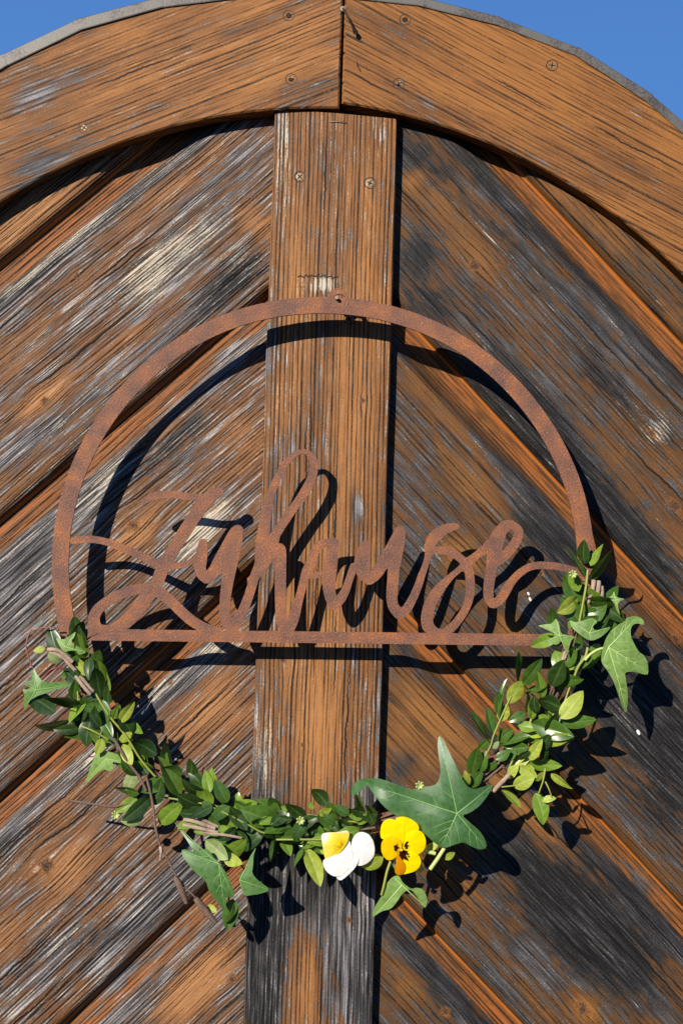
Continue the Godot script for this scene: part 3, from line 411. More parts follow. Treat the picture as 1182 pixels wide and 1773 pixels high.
func materials() -> void:
	M.rust = grainy(512, 0.16, [Color8(80, 54, 46), Color8(98, 62, 45), Color8(112, 69, 46), Color8(122, 74, 45), Color8(148, 86, 34)], [208, Color8(176, 128, 98)], 0.03, 0.7)
	M.zinc = grainy(256, 0.12, [Color8(62, 58, 55), Color8(82, 77, 73), Color8(96, 91, 87), Color8(80, 84, 78)], [225, Color8(112, 116, 110)], 0.002, 0.5)
	M.zinc.metallic = 0.3
	M.bark = grainy(256, 0.03, [Color8(62, 46, 38), Color8(92, 70, 58), Color8(120, 98, 84), Color8(78, 56, 46)], [222, Color8(160, 142, 126)], 0.03, 0.85)
	M.cut_wood = grainy(256, 0.03, [Color8(112, 92, 78), Color8(150, 130, 112), Color8(170, 150, 130)], [225, Color8(190, 172, 150)], 0.03, 0.85)
	M.stem = plain(Color8(128, 136, 52), 0.55)
	M.pale_stem = plain(Color8(170, 182, 110), 0.55)
	M.red_stem = plain(Color8(128, 40, 38), 0.5)
	M.tendril = plain(Color8(128, 82, 66), 0.7)
	M.brass = plain(Color8(186, 152, 98), 0.5, 0.7)
	M.screw = tinted(0.5)
	M.screw.metallic = 0.5
	M.steel = plain(Color8(120, 104, 92), 0.5, 0.7)
	M.dark_steel = plain(Color8(46, 38, 34), 0.6, 0.5)
	M.wire = plain(Color8(92, 92, 88), 0.45, 0.8)
	M.chalk = plain(Color8(228, 226, 222), 0.8)
	M.vein = plain(Color8(160, 184, 112), 0.5)
	M.dark_vein = plain(Color8(112, 150, 84), 0.45)
	M.leaf = tinted(0.31, Color(0.55, 0.7, 0.12))
	M.ivy = tinted(0.42, Color(0.5, 0.6, 0.15))
	M.pale_leaf = tinted(0.55, Color(0.7, 0.8, 0.3))
	M.petal = tinted(0.75, Color(0.9, 0.85, 0.6), 0.2)


# ---------------------------------------------------------------- painting of the boards

func noises() -> void:
	for n in [noise_warp, noise_fibre, noise_wear]:
		n.noise_type = FastNoiseLite.TYPE_PERLIN
		n.fractal_type = FastNoiseLite.FRACTAL_NONE
		n.frequency = 1.0
	noise_warp.seed = 11
	noise_fibre.seed = 23
	noise_wear.seed = 37
	noise_wear.fractal_type = FastNoiseLite.FRACTAL_FBM
	noise_wear.fractal_octaves = 3


func paint_all(share: Array) -> void:
	for i in share:
		paint(i)


# colour and relief of one board; u runs along the grain, v across it, both in mm
func paint(at: int) -> void:
	var b: Dictionary = wood[at]
	var step: float = b.step
	var w := int(b.long / step)
	var h := int(b.wide / step)
	var seed_shift: float = 173.0 * at
	# coarse map: worn, pale, black, warp of the grain
	var coarse := 4.0
	var cw := int(b.long / coarse) + 2
	var ch := int(b.wide / coarse) + 2
	var low := PackedFloat32Array()
	low.resize(cw * ch * 4)
	var stains: Array = b.stains
	var knots: Array = b.knots
	for y in ch:
		for x in cw:
			var u := x * coarse + seed_shift
			var v := y * coarse
			var worn: float = b.worn + 0.75 * noise_wear.get_noise_2d(u * 0.006, v * 0.030 + seed_shift) + 0.4 * noise_wear.get_noise_2d(u * 0.02 + 50.0, v * 0.09)
			var pale: float = b.pale + 0.35 * noise_wear.get_noise_2d(u * 0.012 + 400.0, v * 0.05)
			var black: float = b.black + 0.5 * noise_wear.get_noise_2d(u * 0.009 + 700.0, v * 0.03)
			var warp: float = b.wave * (noise_warp.get_noise_2d(u * 0.0035, v * 0.012) * 7.0 + noise_warp.get_noise_2d(u * 0.013, v * 0.03) * 0.9)
			u -= seed_shift
			for i in range(0, stains.size(), 6):
				var du: float = (u - stains[i + 1]) / stains[i + 3]
				var dv: float = (v - stains[i + 2]) / stains[i + 4]
				var q := du * du + dv * dv
				if q > 7.0:
					continue
				var g: float = stains[i + 5] * exp(-q * 0.7)
				match stains[i]:
					"grey":
						worn += g * 1.0
					"black":
						worn += g * 1.1
						black += g * 0.9
					"pale":
						worn += g * 0.55
						pale += g * 0.95
					"stain":
						worn -= g * 1.1
						pale -= g * 0.3
			for i in range(0, knots.size(), 4):
				var r: float = knots[i + 3]
				var du: float = (u - knots[i + 1]) / (r * 4.5)
				var dv: float = (v - knots[i + 2]) / r
				if du * du < 5.0:
					warp -= r * 1.0 * tanh(dv * 0.9) * exp(-du * du) * exp(-absf(dv) * 0.3)
			var o := (y * cw + x) * 4
			low[o] = worn
			low[o + 1] = pale
			low[o + 2] = black
			low[o + 3] = warp
	var low_image := Image.create_from_data(cw, ch, false, Image.FORMAT_RGBAF, low.to_byte_array())
	low_image.resize(int(cw * coarse / step), int(ch * coarse / step), Image.INTERPOLATE_BILINEAR)
	var lw := low_image.get_width()
	low = low_image.get_data().to_float32_array()
	var rgb := PackedByteArray()
	rgb.resize(w * h * 3)
	var rel := PackedByteArray()
	rel.resize(w * h)
	var pitch: float = b.pitch
	var cut: float = b.cut
	var fresh_from: float = b.fresh_from
	var fresh_to: float = b.fresh_to
	var clean_u: float = b.clean_u
	var coat: Color = b.coat
	var b_bold: float = b.bold
	var b_solid: float = b.solid
	var fat: float = b.fat
	var uneven: float = b.uneven
	var streak: float = b.streak
	var silver: float = b.silver
	var c1r := coat.r * 255.0 * 0.72
	var c1g := coat.g * 255.0 * 0.68
	var c1b := coat.b * 255.0 * 0.66
	var c2r := coat.r * 255.0 * 1.28
	var c2g := coat.g * 255.0 * 1.30
	var c2b := coat.b * 255.0 * 1.30
	for y in h:
		var v := y * step
		var fresh := v > fresh_from or v < fresh_to
		for x in w:
			var u := x * step
			var o := (y * lw + x) * 4
			var vv := v + low[o + 3]
			var us := u + seed_shift
			var rr := vv / pitch + uneven * noise_warp.get_noise_2d(vv * 0.21, seed_shift)
			var k := floorf(rr)
			var ln := noise_warp.get_noise_2d(us * 0.006, k * 17.31 + 0.5) + 0.35 * noise_warp.get_noise_2d(us * 0.05, k * 9.7 + 0.5)
			var line := clampf(1.3 - absf(rr - k - 0.5 + ln * 0.12) * pitch / (fat + 0.18 * ln), 0.0, 1.0) * clampf(b_bold + ln * 1.1, 0.0, 1.0)
			var f1 := noise_fibre.get_noise_2d(us * 0.016, vv * 0.62) * 1.2 + noise_fibre.get_noise_2d(us * 0.03 + 90.0, vv * 1.05) * 0.6
			var f2 := noise_fibre.get_noise_2d(us * 0.075 + 300.0, vv * 1.25) * 1.4
			var f3 := noise_fibre.get_noise_2d(us * 0.6 + 700.0, vv * 1.1) * 1.4
			line *= clampf(0.85 + 0.9 * f2 + 0.5 * f3, b_solid, 1.0)
			var patch := noise_warp.get_noise_2d(us * 0.045 + 31.0, vv * 0.22 + seed_shift)
			var worn := low[o] + streak * f1 + 0.5 * f2 + 0.2 * f3 + 0.55 * patch
			var pale_at := low[o + 1]
			var oily := clampf(-low[o] * 0.7 - 0.15, 0.0, 0.7)
			if fresh:
				worn -= 0.75
				pale_at -= 0.5
				oily = 0.05
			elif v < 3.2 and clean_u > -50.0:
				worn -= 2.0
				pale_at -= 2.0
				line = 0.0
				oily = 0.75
			elif u < clean_u + 5.0 * f1:
				worn -= 1.0
				pale_at -= 0.8
				line *= 0.6
				oily = 0.5
			var m := clampf(worn * 2.3 + 0.5, 0.0, 1.0)
			var dk := clampf(low[o + 2] + 0.35 * f1 + 0.3 * f2 - 0.35 * patch, 0.0, 1.0)
			var t := clampf(0.32 + oily + 0.22 * f1 + 0.2 * f2 + 0.16 * f3, 0.0, 1.0)
			var cr := c1r + (c2r - c1r) * t
			var cg := c1g + (c2g - c1g) * t
			var cb := c1b + (c2b - c1b) * t
			if fresh:
				var stain := clampf(0.4 + 0.7 * f1 + 0.5 * f2, 0.0, 0.75)
				cr += (150.0 - cr) * stain
				cg += (82.0 - cg) * stain
				cb += (30.0 - cb) * stain
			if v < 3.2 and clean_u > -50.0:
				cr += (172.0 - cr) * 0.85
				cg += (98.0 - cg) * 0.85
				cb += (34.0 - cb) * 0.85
			var grey := 78.0 + 28.0 * silver - 66.0 * dk + (72.0 - 34.0 * dk) * silver * clampf(f1 * 1.5, -1.0, 1.2) + 34.0 * silver * f2 + 14.0 * f3
			cr += (grey - cr) * m
			cg += (grey * 0.965 - cg) * m
			cb += (grey * 0.975 - cb) * m
			var p := clampf((pale_at - 0.55 + 0.5 * f1 + 0.42 * f2 + 0.24 * f3) * 1.7, 0.0, 1.0) * 0.9
			cr += (192.0 - cr) * p
			cg += (180.0 - cg) * p
			cb += (158.0 - cb) * p
			var s := 1.0 - clampf(cut * line, 0.0, 0.88)
			cr *= s
			cg *= s
			cb *= s
			var i := y * w + x
			rgb[i * 3] = clampi(int(cr), 8, 250)
			rgb[i * 3 + 1] = clampi(int(cg), 6, 250)
			rgb[i * 3 + 2] = clampi(int(cb), 5, 250)
			rel[i] = clampi(int((0.62 + 0.16 * f1 * (0.4 + m) + 0.12 * f2 * (0.5 + m) + 0.06 * f3 - 0.6 * line) * 255.0), 0, 255)
	# drying cracks along the grain
	for i in b.cracks:
		var u0: float = b.long * (0.5 + 0.5 * noise_warp.get_noise_2d(i * 7.7 + 0.3, seed_shift) * 1.6)
		var v0: float = b.wide * (0.42 + 0.55 * noise_warp.get_noise_2d(i * 3.9 + 0.6, seed_shift + 40.0))
		var span: float = 60.0 + 90.0 * absf(noise_warp.get_noise_2d(i * 5.1 + 0.4, 9.5))
		for x in range(maxi(0, int(u0 / step)), mini(w, int((u0 + span) / step))):
			var u := x * step
			var t := (u - u0) / span
			var v := v0 + 1.2 * noise_warp.get_noise_2d(u * 0.05, i * 9.3) + 0.5 * noise_warp.get_noise_2d(u * 0.3, i * 5.3)
			var yv := int(v / step)
			if yv < 1 or yv > h - 3:
				continue
			v -= low[(yv * lw + x) * 4 + 3]
			var half := 0.62 * sin(PI * t)
			for y in range(maxi(0, int((v - 1.0) / step)), mini(h, int((v + 1.0) / step) + 1)):
				var k := clampf((half - absf(y * step - v)) / 0.4 + 0.5, 0.0, 1.0)
				var j := y * w + x
				rgb[j * 3] = int(lerpf(rgb[j * 3], 14.0, k))
				rgb[j * 3 + 1] = int(lerpf(rgb[j * 3 + 1], 10.0, k))
				rgb[j * 3 + 2] = int(lerpf(rgb[j * 3 + 2], 8.0, k))
				rel[j] = int(lerpf(rel[j], 0.0, k))
	# knots: rings about a dark, cracked heart
	for i in range(0, knots.size(), 4):
		var ku: float = knots[i + 1]
		var kv: float = knots[i + 2]
		var r: float = knots[i + 3]
		for y in range(maxi(0, int((kv - r * 1.7) / step)), mini(h, int((kv + r * 1.7) / step))):
			for x in range(maxi(0, int((ku - r * 2.2) / step)), mini(w, int((ku + r * 2.2) / step))):
				var du := (x * step - ku) / (r * 1.25)
				var dv := (y * step - kv) / r
				var wob := noise_warp.get_noise_2d(du * 1.4 + i, dv * 1.4 + seed_shift)
				var d := sqrt(du * du + dv * dv) + 0.45 * wob
				var k := clampf((1.25 - d) * 2.2, 0.0, 1.0)
				if k <= 0.0:
					continue
				var ring := 0.5 + 0.5 * sin(d * 17.0 + wob * 5.0)
				var heart := clampf((0.62 - d) * 3.0, 0.0, 1.0)
				var crack := clampf(1.0 - absf(noise_fibre.get_noise_2d(du * 2.3 + 9.0, dv * 2.3 + i)) * 9.0, 0.0, 1.0) * clampf((0.95 - d) * 3.0, 0.0, 1.0)
				var target := Color8(126, 82, 40).lerp(Color8(76, 48, 28), ring * 0.6).lerp(Color8(58, 44, 36), heart * 0.8).lerp(Color8(16, 12, 10), crack)
				var j := y * w + x
				rgb[j * 3] = int(lerpf(rgb[j * 3], target.r * 255.0, k * 0.85))
				rgb[j * 3 + 1] = int(lerpf(rgb[j * 3 + 1], target.g * 255.0, k * 0.85))
				rgb[j * 3 + 2] = int(lerpf(rgb[j * 3 + 2], target.b * 255.0, k * 0.85))
				rel[j] = int(lerpf(rel[j], (0.6 + 0.2 * ring - 0.5 * crack) * 255.0, k))
	painted[at] = [Image.create_from_data(w, h, false, Image.FORMAT_RGB8, rgb), Image.create_from_data(w, h, false, Image.FORMAT_L8, rel)]


func board_material(at: int) -> StandardMaterial3D:
	var m := plain(Color.WHITE, 0.68)
	m.metallic_specular = 0.35
	m.texture_repeat = false
	m.albedo_texture = ImageTexture.create_from_image(painted[at][0])
	m.heightmap_enabled = true
	m.heightmap_texture = ImageTexture.create_from_image(painted[at][1])
	m.heightmap_scale = wood[at].relief
	return m


func wood_spec(long: float, wide: float, stains: Array, knots: Array, over: Dictionary) -> void:
	var d := {"long": long, "wide": wide, "step": 0.45, "stains": stains, "knots": knots, "worn": 0.0, "pale": 0.0, "black": 0.25, "wave": 1.0, "pitch": 4.2, "cut": 0.8, "relief": 0.07,
		"fresh_from": 1e6, "fresh_to": -1.0, "clean_u": -100.0, "bold": 0.65, "streak": 0.6, "solid": 0.15, "fat": 0.42, "uneven": 0.8, "silver": 1.0, "cracks": 8, "coat": Color8(160, 98, 46)}
	d.merge(over, true)
	wood.append(d)


# ---------------------------------------------------------------- the gable

# cross-section of a plank from the foot of its lower edge over the face and the upper bevel to its tongue: [across, out]
func plank_profile(foot: float) -> Array:
	return [[30.0, -24.0], [30.0, -10.6], [-1.7, -10.95], [-0.5, -10.3], [0.1, -8.4], [0.7, -6.0], [1.8, -3.9], [3.5, -2.1], [5.8, -0.9], [8.5, -0.2], [11.5, 0.0], [foot * 0.2, 0.15], [foot * 0.35, 0.3], [foot * 0.5, 0.35], [foot * 0.65, 0.3], [foot * 0.8, 0.15],
		[foot - 13.0, 0.0], [foot - 10.6, -0.35], [foot - 8.6, -1.4], [foot - 1.6, -8.9], [foot, -10.2], [foot + 2.0, -10.9], [foot + 48.0, -11.0], [foot + 48.0, -24.0], [30.0, -24.0]]


# arc length along a profile up to each of its points, from point number 2 on
func along(profile: Array) -> Array:
	var s := []
	var sum := 0.0
	for i in profile.size():
		if i > 2:
			sum += Vector2(profile[i][0] - profile[i - 1][0], profile[i][1] - profile[i - 1][1]).length()
		s.append(sum)
	return s


# from where to where a plank runs at the height v across it: from the axis, and only under the arch
func plank_span(d: Dictionary, v: float, reach: Callable) -> Vector2:
	var a := deg_to_rad(d.slope)
	var u0: float = (0.25 - v * sin(a)) / cos(a)
	var u1: float = reach.call(v)
	var arch: Array = ARCH[0 if d.side < 0 else 1].outer
	var first := 1e6
	var last := -1e6
	var u := u0
	while u < u1:
		var x: float = d.side * (u * cos(a) + v * sin(a))
		var y: float = d.y - u * sin(a) + v * cos(a)
		var off := Vector2(x - arch[0], y - arch[1])
		var inside = off.length() < arch[2] - 14.0 if off.y > 0.0 else absf(off.x) < arch[2] - 14.0
		if inside:
			first = minf(first, u)
			last = maxf(last, u)
		u += 2.0
	if first > last:
		return Vector2(-1e6, -1e6)
	return Vector2(first, u1 if last > u1 - 4.0 else last)


# how far the upper edge has moved at u, so that it runs beside the next plank
func plank_widen(d: Dictionary, v: float, u: float) -> float:
	if not d.has("next_y"):
		return 0.0
	var a := deg_to_rad(d.slope)
	var rise: float = d.next_y - d.y
	var edge: float = rise * cos(a) + (u + rise * sin(a)) * tan(a - deg_to_rad(d.next_slope)) - d.gap
	return (edge - d.wide) * smoothstep(d.wide * 0.2, d.wide - 13.0, v)


func plank_mesh(d: Dictionary, long: float, wide: float, reach: Callable) -> ArrayMesh:
	var a := deg_to_rad(d.slope)
	var side: float = d.side
	var along_dir := Vector3(side * cos(a), -sin(a), 0)
	var across := Vector3(side * sin(a), cos(a), 0)
	var origin := mm(0, d.y, 0)
	var prof := plank_profile(d.wide)
	var s := along(prof)
	# normals of the profile, kept sharp where it turns by more than 50 degrees
	var flat := []
	for i in prof.size() - 1:
		var t := Vector2(prof[i + 1][0] - prof[i][0], prof[i + 1][1] - prof[i][1]).normalized()
		flat.append(Vector2(-t.y, t.x))
	var st := tool()
	for i in prof.size() - 1:
		var ends := []
		for k in 2:
			var j := i + k
			var n: Vector2 = flat[i]
			var other := i - 1 if k == 0 else i + 1
			if other >= 0 and other < flat.size() and flat[other].dot(n) > 0.64:
				n = (n + flat[other]).normalized()
			var v: float = prof[j][0]
			# the upper end is cut to stand upright behind the middle board
			var span := plank_span(d, v, reach)
			var u0 := span.x
			var u1 := span.y
			ends.append([v, prof[j][1], across * n.x + Vector3(0, 0, n.y), u0, u1, s[j] / wide])
		if ends[0][3] < -1e5 or ends[1][3] < -1e5:
			continue
		var pieces := 12
		for q in pieces:
			var p := []
			var nn := []
			var uv := []
			for c in [[0, 0], [0, 1], [1, 1], [1, 0]]:
				var e: Array = ends[c[0]]
				var u: float = lerpf(e[3], e[4], float(q + c[1]) / pieces)
				p.append(origin + along_dir * u * 0.001 + across * (e[0] + plank_widen(d, e[0], u)) * 0.001 + Vector3(0, 0, e[1] * 0.001))
				nn.append(e[2])
				uv.append(Vector2((u + 160.0) / long, e[5]))
			quad(st, p, nn, uv)
	# far end
	var outline := PackedVector2Array()
	for i in prof.size() - 1:
		outline.append(Vector2(prof[i][0], prof[i][1]))
	var idx := Geometry2D.triangulate_polygon(outline)
	for i in range(0, idx.size(), 3):
		for end in 2:
			var p := []
			for k in 3:
				var q: Vector2 = outline[idx[i + k]]
				var span := plank_span(d, q.x, reach)
				var u := span.y if end else span.x
				p.append(origin + along_dir * u * 0.001 + across * q.x * 0.001 + Vector3(0, 0, q.y * 0.001))
			if p.any(func(q3: Vector3) -> bool: return q3.length() > 10.0):
				continue
			var n := along_dir * (1.0 if end else -1.0)
			tri(st, p, [n, n, n], [Vector2(0.9, 0.1), Vector2(0.91, 0.1), Vector2(0.9, 0.12)])
	st.generate_tangents()
	return st.commit()


func arch_at(circle: Array, x: float) -> float:
	return circle[1] + sqrt(maxf(0.0, circle[2] * circle[2] - (x - circle[0]) * (x - circle[0])))


const ARCH := [
	{"side": -1, "inner": [0.1, -43.9, 473.8], "outer": [-44.6, 104.6, 425.0], "joint": 2.2, "grain": 24.0},
	{"side": 1, "inner": [-46.6, -37.4, 474.2], "outer": [16.0, 100.0, 424.5], "joint": 4.2, "grain": -27.0}]


func arch_frame(d: Dictionary) -> Transform2D:
	# from mm in the plane of the gable to mm along and across the grain
	var g := deg_to_rad(d.grain)
	var origin := Vector2(-470, 0) if d.side < 0 else Vector2(-50, 330)
	if d.side > 0:
		origin = Vector2(-130, 380)
	return Transform2D(g, origin).affine_inverse()


func arch_mesh(d: Dictionary, long: float, wide: float) -> ArrayMesh:
	var st := tool()
	var frame := arch_frame(d)
	var inner_c := Vector2(d.inner[0], d.inner[1])
	var outer_c := Vector2(d.outer[0], d.outer[1])
	var cols := 48
	var front := 16.0
	var back := 0.6
	var bev := 1.4
	# columns run from the joint round to the springing; each holds inner and outer point of the plate
	var pin := []
	var pout := []
	for i in cols + 1:
		var t := float(i) / cols
		var a0 := acos((d.joint - inner_c.x) / d.inner[2])
		var a1: float = PI - 0.12 if d.side < 0 else 0.12
		var ang := lerpf(a0, a1, t)
		var b0 := acos((d.joint - outer_c.x) / d.outer[2])
		var b1: float = PI - 0.02 if d.side < 0 else 0.02
		var bng := lerpf(b0, b1, t)
		pin.append(inner_c + Vector2(cos(ang), sin(ang)) * d.inner[2])
		pout.append(outer_c + Vector2(cos(bng), sin(bng)) * d.outer[2])
	for i in cols:
		var e := []
		for j in [i, i + 1]:
			var dir: Vector2 = (pout[j] - pin[j]).normalized()
			var lead := Vector2.ZERO
			if j == 0:
				lead = Vector2(d.side * bev, 0)
			e.append([pin[j], pin[j] + dir * bev + lead, pout[j] - dir * bev + lead, pout[j], dir])
		var rows := [[0, back, 0, front - bev, "in"], [0, front - bev, 1, front, "bevel_in"], [1, front, 2, front, "face"], [2, front, 3, front - bev, "bevel_out"], [3, front - bev, 3, back, "out"]]
		for r in rows:
			var p := []
			var n := []
			var uv := []
			for c in [[0, 0], [1, 0], [1, 1], [0, 1]]:
				var q: Vector2 = e[c[0]][r[0] if c[1] == 0 else r[2]]
				var z: float = r[1] if c[1] == 0 else r[3]
				var dir: Vector2 = e[c[0]][4]
				p.append(mm(q.x, q.y, z))
				var nz := Vector3(0, 0, 1)
				match r[4]:
					"in":
						nz = Vector3(-dir.x, -dir.y, 0)
					"bevel_in":
						nz = Vector3(-dir.x, -dir.y, 1).normalized()
					"bevel_out":
						nz = Vector3(dir.x, dir.y, 1).normalized()
					"out":
						nz = Vector3(dir.x, dir.y, 0)
				n.append(nz)
				var g: Vector2 = frame * q
				uv.append(Vector2(g.x / long, (g.y + (front - z) * 0.5) / wide))
			quad(st, p, n, uv)
	# the sawn end at the joint and its bevel
	var a: Vector2 = pin[0]
	var b: Vector2 = pout[0]
	var nx := Vector3(-d.side, 0, 0)
	var g0: Vector2 = frame * a
	var uv0 := Vector2(g0.x / long, g0.y / wide)
	var uv1 := uv0 + Vector2(0.0, 0.1)
	quad(st, [mm(a.x, a.y, back), mm(b.x, b.y, back), mm(b.x, b.y, front - bev), mm(a.x, a.y, front - bev)], [nx, nx, nx, nx], [uv0, uv1, uv1, uv0])
	var nb := Vector3(-d.side, 0, 1).normalized()
	quad(st, [mm(a.x, a.y, front - bev), mm(b.x, b.y, front - bev), mm(b.x + d.side * bev, b.y - bev, front), mm(a.x + d.side * bev, a.y + bev, front)], [nb, nb, nb, nb], [uv0, uv1, uv1, uv0])
	st.generate_tangents()
	return st.commit()


const POST_LEFT := -51.5
const POST_RIGHT := 51.0
const POST_FRONT := 11.0
const POST_FOOT := -520.0


func post_mesh(long: float, wide: float) -> ArrayMesh:
	# an upright board whose head follows the arch; a little uneven along its edges
	var st := tool()
	var rows := 60
	var prof := [[0.0, -0.5, -1, 0], [0.0, POST_FRONT - 1.6, -1, 0], [0.6, POST_FRONT - 0.5, -0.7, 0.7], [1.8, POST_FRONT, -0.1, 1], [51.0, POST_FRONT + 0.3, 0, 1],
		[100.6, POST_FRONT, 0.1, 1], [101.9, POST_FRONT - 0.5, 0.7, 0.7], [102.5, POST_FRONT - 1.6, 1, 0], [102.5, -0.5, 1, 0]]
	var s := [0.0, 9.0, 10.3, 11.6, 60.0, 109.0, 110.3, 111.6, 121.0]
	for i in rows:
		for k in prof.size() - 1:
			var p := []
			var n := []
			var uv := []
			for c in [[0, 0], [1, 0], [1, 1], [0, 1]]:
				var e: Array = prof[k + c[1]]
				var t := float(i + c[0]) / rows
				var x: float = POST_LEFT + e[0]
				var top: float = 429.0 - 0.035 * (e[0]) - 0.0006 * pow(maxf(0.0, e[0] - 50.0), 2.0)
				if e[0] < 1.0 or e[0] > 101.5:
					top -= 1.2
				var y := lerpf(top, POST_FOOT, pow(t, 1.0))
				x += 0.5 * noise_warp.get_noise_2d(y * 0.012, 3.0 + (5.0 if e[0] > 50.0 else 0.0))
				p.append(mm(x, y, e[1]))
				n.append(Vector3(e[2], 0, e[3]).normalized())
				uv.append(Vector2((470.0 - y) / long, (s[k + c[1]] - 6.0) / wide))
			quad(st, p, n, uv)
	for k in prof.size() - 1:   # head
		var p := []
		for c in [[k, 0], [k + 1, 0], [k + 1, 1], [k, 1]]:
			var e: Array = prof[c[0]]
			var top: float = 429.0 - 0.035 * (e[0]) - 0.0006 * pow(maxf(0.0, e[0] - 50.0), 2.0)
			p.append(mm(POST_LEFT + e[0], top, e[1] if c[1] == 0 else -0.5))
		quad(st, p, [Vector3.UP, Vector3.UP, Vector3.UP, Vector3.UP], [Vector2(0.04, 0.3), Vector2(0.05, 0.3), Vector2(0.05, 0.31), Vector2(0.04, 0.31)])
	st.generate_tangents()
	return st.commit()


func screw_mesh() -> ArrayMesh:
	# countersunk head; the shade of its cross recess and rim is painted dark
	var st := tool()
	st.set_color(Color(0.27, 0.19, 0.10))
	lathe([[0.0, 0.1], [2.2, 0.1], [3.7, -0.05], [4.2, -0.3], [4.2, -1.0]], 20, st)
	st.set_color(Color(0.03, 0.02, 0.012))
	lathe([[4.2, 0.12], [5.0, 0.16], [5.3, -0.4]], 20, st)
	st.set_color(Color(0.012, 0.009, 0.006))
	for k in 4:
		var a := TAU * k / 4.0 + 0.3
		var d := Vector3(cos(a), sin(a), 0)
		var e := Vector3(-sin(a), cos(a), 0)
		var p := [-e * 0.00062 + mm(0, 0, 0.16), d * 0.0024 - e * 0.0005 + mm(0, 0, 0.16 + 0.003 * k), d * 0.0024 + e * 0.0005 + mm(0, 0, 0.16 + 0.003 * k), e * 0.00062 + mm(0, 0, 0.16)]
		quad(st, p, [Vector3(0, 0, 1), Vector3(0, 0, 1), Vector3(0, 0, 1), Vector3(0, 0, 1)])
	return st.commit()


